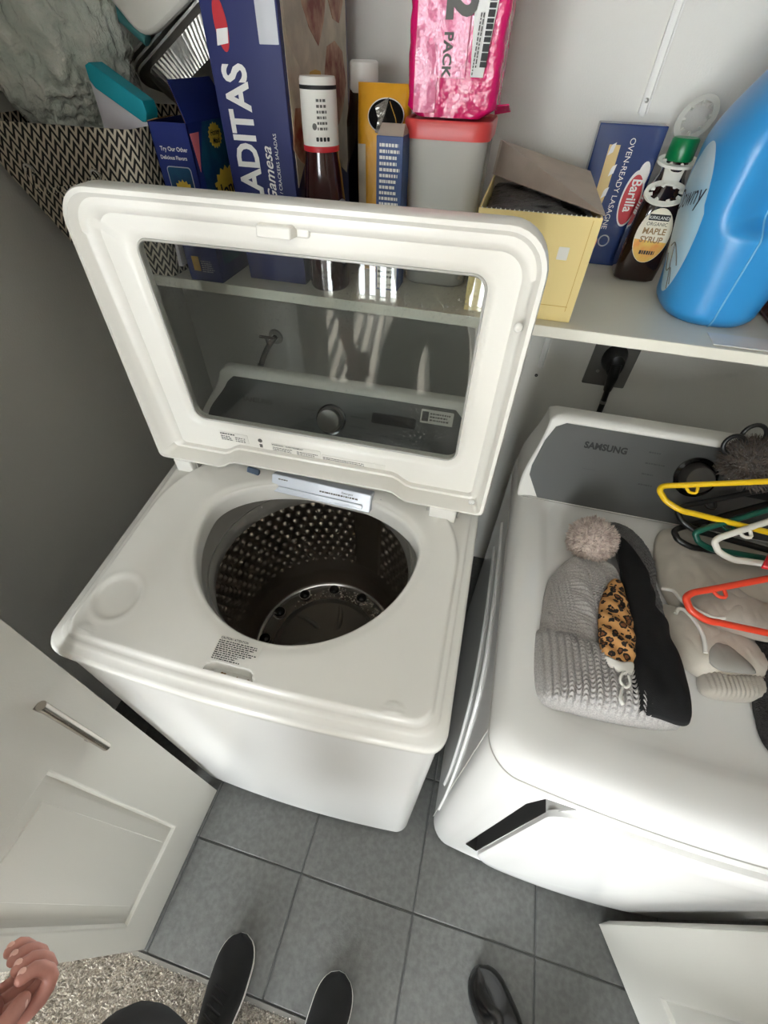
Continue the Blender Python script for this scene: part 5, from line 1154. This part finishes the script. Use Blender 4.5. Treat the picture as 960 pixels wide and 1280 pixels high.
# ================================================================ PEOPLE
def skin_mesh(joints, edges, root, sub=2):
    bm = bmesh.new(); sk = bm.verts.layers.skin.verify(); vs = {}
    for k, (p, r) in joints.items():
        v = bm.verts.new(p); v[sk].radius = r if isinstance(r, tuple) else (r, r); v[sk].use_root = (k == root); vs[k] = v
    for a, b in edges: bm.edges.new((vs[a], vs[b]))
    me = bpy.data.meshes.new('tmp'); bm.to_mesh(me); bm.free()
    o = bpy.data.objects.new('tmp', me); C.objects.link(o)
    o.modifiers.new('s', 'SKIN').use_smooth_shade = True
    if sub: q = o.modifiers.new('u', 'SUBSURF'); q.levels = sub; q.render_levels = sub
    dg = bpy.context.evaluated_depsgraph_get(); ev_ = o.evaluated_get(dg); m2 = bpy.data.meshes.new_from_object(ev_)
    mb = MB(); mb.add([v.co.copy() for v in m2.vertices], [tuple(p.vertices) for p in m2.polygons])
    bpy.data.objects.remove(o); bpy.data.meshes.remove(me); bpy.data.meshes.remove(m2)
    return mb
def chain(mb, pts, rad, n=10):
    """rounded finger through the joints"""
    P = smooth_line(pts, 12); m = len(P); R = []
    for i in range(m):
        t = i/(m-1)*(len(rad)-1); k = min(int(t), len(rad)-2); R.append(rad[k]+(rad[k+1]-rad[k])*(t-k))
    d = (P[-1]-P[-2]).normalized()
    P += [P[-1]+d*R[-1]*0.45, P[-1]+d*R[-1]*0.8, P[-1]+d*R[-1]*0.98]; r0 = R[-1]; R += [r0*0.88, r0*0.58, r0*0.15]
    mb.tube(P, R, n); return P
def shoe(parent, toe, ang, Ls, Wd, upper, sole, lace, solerim=0.016):
    toe = V((*toe, 0)); d = V((math.cos(ang), math.sin(ang), 0)); n = V((-d.y, d.x, 0))   # d points from toe to heel
    def hw(s): return Wd/2*min(1, (1-(1-s/0.24)**2.3)**0.5 if s < 0.24 else 1)*(1-0.20*sstep(0.35, 0.62, s)+0.05*sstep(0.62, 0.85, s))*(1 if s < 0.9 else math.sqrt(max(0.05, 1-((s-0.9)/0.105)**2)))
    S = [0.003+0.994*(i/30) for i in range(31)]
    out = [toe+d*Ls*s+n*hw(s) for s in S]+[toe+d*Ls*s-n*hw(s) for s in reversed(S)]
    cen = toe+d*Ls*0.5
    def sc_(k, z): return [cen+(p-cen)*k+V((0, 0, z)) for p in out]
    sh_ = obj('shoe', MB().loft([[toe+d*Ls*s+n*math.cos(t)*hw(s)*0.97+V((0, 0, solerim+math.sin(t)*(0.030+0.020*sstep(0.05, 0.3, s)+0.035*sstep(0.3, 0.6, s)))) for t in [PI*i/14 for i in range(15)]] for s in S], True, True, closed=True), upper, parent, smooth=60)
    obj('sole', MB().loft([sc_(0.985, 0.001), sc_(1.0, 0.004), sc_(1.0, solerim), sc_(0.97, solerim+0.002)], True, True), sole, sh_, smooth=40)
    if lace:
        for k in range(4):
            s = 0.36+0.055*k; hgt = solerim+0.030+0.020*sstep(0.05, 0.3, s)+0.035*sstep(0.3, 0.6, s)
            obj('lace', MB().tube([toe+d*Ls*(s+0.02*sg)+n*sg*0.018+V((0, 0, hgt-0.002+0.003*(1-abs(sg)))) for sg in (-1, -0.5, 0, 0.5, 1)], 0.003, 6), lace, sh_, smooth=80)
    return sh_
def person(label, cx, cy, J, shoes, leather, lean, hands):
    """J: joint positions"""
    root = empty('person', (cx, cy, 0), label, 'person')
    Jn = {k: (V(p), r) for k, (p, r) in J.items()}
    E = [('pelvis', 'spine'), ('spine', 'chest'), ('chest', 'neck'), ('neck', 'jaw'), ('jaw', 'head'), ('head', 'crown')]
    for sd in 'lr':
        E += [('chest', 'sh'+sd), ('sh'+sd, 'el'+sd), ('el'+sd, 'wr'+sd), ('wr'+sd, 'pa'+sd), ('pelvis', 'hi'+sd), ('hi'+sd, 'kn'+sd), ('kn'+sd, 'an'+sd), ('an'+sd, 'fo'+sd)]
    mb = skin_mesh(Jn, E, 'pelvis')
    nails = []
    for fn in hands: nails += fn(mb)
    hd = Jn['head'][0]
    f = V((0, 1, -0.1)).normalized()
    mb.ellipsoid(hd+f*0.098+V((0, 0, -0.012)), (0.014, 0.022, 0.022), 12, 8)       # nose
    for sx in (-1, 1): mb.ellipsoid(hd+V((sx*0.078, 0.0, -0.01)), (0.010, 0.018, 0.030), 12, 8)
    body = obj('body', mb, 'skin', root, smooth=180)
    for p0, p1, w_ in nails: obj('fingernail', MB().ellipsoid(p0, (0.006, 0.006, 0.003), 12, 6), 'nail', body, smooth=180)
    for sx in (-1, 1): obj('eye', MB().ellipsoid(hd+f*0.086+V((sx*0.030, 0, 0.014)), (0.012, 0.008, 0.008), 12, 8), 'ink', body, smooth=180)
    obj('mouth', MB().ellipsoid(hd+f*0.086+V((0, 0, -0.048)), (0.022, 0.008, 0.006), 12, 6), 'pink_print', body, smooth=180)
    obj('hair', MB().ellipsoid(hd+V((0, -0.016, 0.030)), (0.090, 0.104, 0.098), 32, 20, lambda d: 0.05*noise.noise(d*6)-(0.10 if d.y > 0.5 and d.z < 0.35 else 0)), 'hair', root, smooth=180)
    def grow(k, e): p, r = Jn[k]; r = r if isinstance(r, tuple) else (r, r); return (p, (r[0]+e, r[1]+e))
    tj = {k: grow(k, 0.014) for k in ('pelvis', 'hil', 'hir', 'knl', 'knr')}
    for sd in 'lr': p, r = Jn['an'+sd]; tj['an'+sd] = (p+V((0, 0, -0.04)), (0.058, 0.062))
    tj['waist'] = ((Jn['pelvis'][0]+Jn['spine'][0])/2, (0.165, 0.125))
    obj('trousers', skin_mesh(tj, [('pelvis', 'waist'), ('pelvis', 'hil'), ('hil', 'knl'), ('knl', 'anl'), ('pelvis', 'hir'), ('hir', 'knr'), ('knr', 'anr')], 'pelvis'), 'trousers', root, smooth=180)
    jj = {k: grow(k, 0.016) for k in ('pelvis', 'spine', 'chest', 'shl', 'shr', 'ell', 'elr')}
    for sd in 'lr': p = Jn['wr'+sd][0]; q = Jn['el'+sd][0]; jj['cu'+sd] = (p+(q-p)*0.18, (0.040, 0.040))
    p = Jn['neck'][0]; q = Jn['chest'][0]; jj['col'] = (p+(q-p)*0.25, (0.072, 0.072))
    obj('jacket', skin_mesh(jj, [('pelvis', 'spine'), ('spine', 'chest'), ('chest', 'col'), ('chest', 'shl'), ('shl', 'ell'), ('ell', 'cul'), ('chest', 'shr'), ('shr', 'elr'), ('elr', 'cur')], 'pelvis'), 'jacket', root, smooth=180)
    for toe, ang in shoes: shoe(root, toe, ang, 0.285 if not leather else 0.30, 0.100 if not leather else 0.104, 'shoe_leather' if leather else 'shoe_black', 'black_plastic' if leather else 'sole_white', None if leather else 'lace', 0.012 if leather else 0.017)
    return root
def fist(pc, wrist, side):
    """loosely curled hand around palm centre pc; finger axis from the wrist; side = direction of the thumb"""
    pc = V(pc); wrist = V(wrist); a = (pc-wrist).normalized(); s = V(side); s = (s-a*s.dot(a)).normalized(); n = a.cross(s)
    def f(mb):
        mb.ellipsoid(pc, (0.036, 0.036, 0.040), 20, 14)
        nails = []
        for i, (off, ln) in enumerate(((0.032, 0.92), (0.011, 1.0), (-0.011, 0.95), (-0.031, 0.78))):
            k = pc+a*0.034+s*off
            P = chain(mb, [k-a*0.02, k+n*0.004, k+a*0.034*ln-n*0.004, k+a*0.048*ln-n*0.026, k+a*0.030*ln-n*0.046, k+a*0.012-n*0.044], [0.0105, 0.0115, 0.0102, 0.0096, 0.0088, 0.0080])
            nails.append((P[-4]-n*0.006, a, s))
        k = pc-a*0.012+s*0.030
        P = chain(mb, [k-s*0.012, k+s*0.016+a*0.006, k+s*0.022+a*0.034-n*0.012, k+s*0.010+a*0.058-n*0.022], [0.0135, 0.0130, 0.0115, 0.0098])
        nails.append((P[-4]+s*0.006, a, s))
        return nails
    return f
def joints(px, py, shL, shR, elL, wrL, paL, elR, wrR, paR, hip, legs, dy):
    J = {'pelvis': ((px, py, 0.93), (0.155, 0.11)), 'spine': ((px, py+dy*0.15, 1.10), (0.14, 0.10)), 'chest': ((px, py+dy*0.5, 1.31), (0.165, 0.11)),
         'neck': ((px, py+dy*0.85, 1.475), 0.056), 'jaw': ((px, py+dy+0.02, 1.545), (0.062, 0.075)), 'head': ((px, py+dy+0.01, 1.615), (0.078, 0.094)), 'crown': ((px, py+dy, 1.69), (0.058, 0.066)),
         'shl': (shL, 0.062), 'shr': (shR, 0.062), 'ell': (elL, 0.045), 'elr': (elR, 0.045), 'wrl': (wrL, 0.029), 'wrr': (wrR, 0.029), 'pal': (paL, (0.032, 0.022)), 'par': (paR, (0.032, 0.022))}
    for sd in 'lr':
        h, k, an, fo = legs[sd]; J['hi'+sd] = (h, 0.088); J['kn'+sd] = (k, 0.060); J['an'+sd] = (an, 0.042); J['fo'+sd] = (fo, (0.024, 0.018))
    return J
JA = joints(0.42, -0.63, (0.23, -0.60, 1.40), (0.61, -0.60, 1.40), (0.08, -0.60, 1.10), (0.115, -0.47, 0.865), (0.165, -0.41, 0.805), (0.66, -0.60, 1.14), (0.605, -0.42, 1.46), (0.595, -0.36, 1.54), None,
            {'l': ((0.34, -0.62, 0.90), (0.290, -0.437, 0.54), (0.315, -0.545, 0.10), (0.312, -0.47, 0.035)), 'r': ((0.50, -0.62, 0.90), (0.555, -0.53, 0.50), (0.572, -0.56, 0.10), (0.578, -0.48, 0.035))}, 0.06)
person('person in black trousers and black canvas shoes before the washer', 0.44, -0.66, JA, [((0.306, -0.302), math.radians(-88)), ((0.585, -0.304), math.radians(-96))], False, 0.1,
       [fist((0.165, -0.41, 0.805), (0.115, -0.47, 0.865), (0.6, -0.2, 0.5)), fist((0.595, -0.36, 1.54), (0.605, -0.42, 1.46), (-0.8, 0.2, 0.2))])
JB = joints(1.17, -0.56, (0.97, -0.55, 1.42), (1.37, -0.55, 1.42), (0.92, -0.58, 1.13), (0.95, -0.50, 0.88), (0.96, -0.46, 0.80), (1.42, -0.58, 1.13), (1.40, -0.50, 0.88), (1.39, -0.47, 0.80), None,
            {'l': ((1.09, -0.56, 0.90), (1.10, -0.47, 0.50), (1.09, -0.43, 0.10), (1.03, -0.34, 0.035)), 'r': ((1.25, -0.56, 0.90), (1.26, -0.56, 0.50), (1.265, -0.64, 0.10), (1.262, -0.54, 0.035))}, 0.05)
person('person in polished black leather shoes before the dryer', 1.16, -0.78, JB, [((0.922, -0.205), math.radians(-50)), ((1.26, -0.43), math.radians(-86))], True, 0.1,
       [fist((0.96, -0.46, 0.80), (0.95, -0.50, 0.88), (0.8, 0.2, 0)), fist((1.39, -0.47, 0.80), (1.40, -0.50, 0.88), (-0.8, 0.2, 0))])
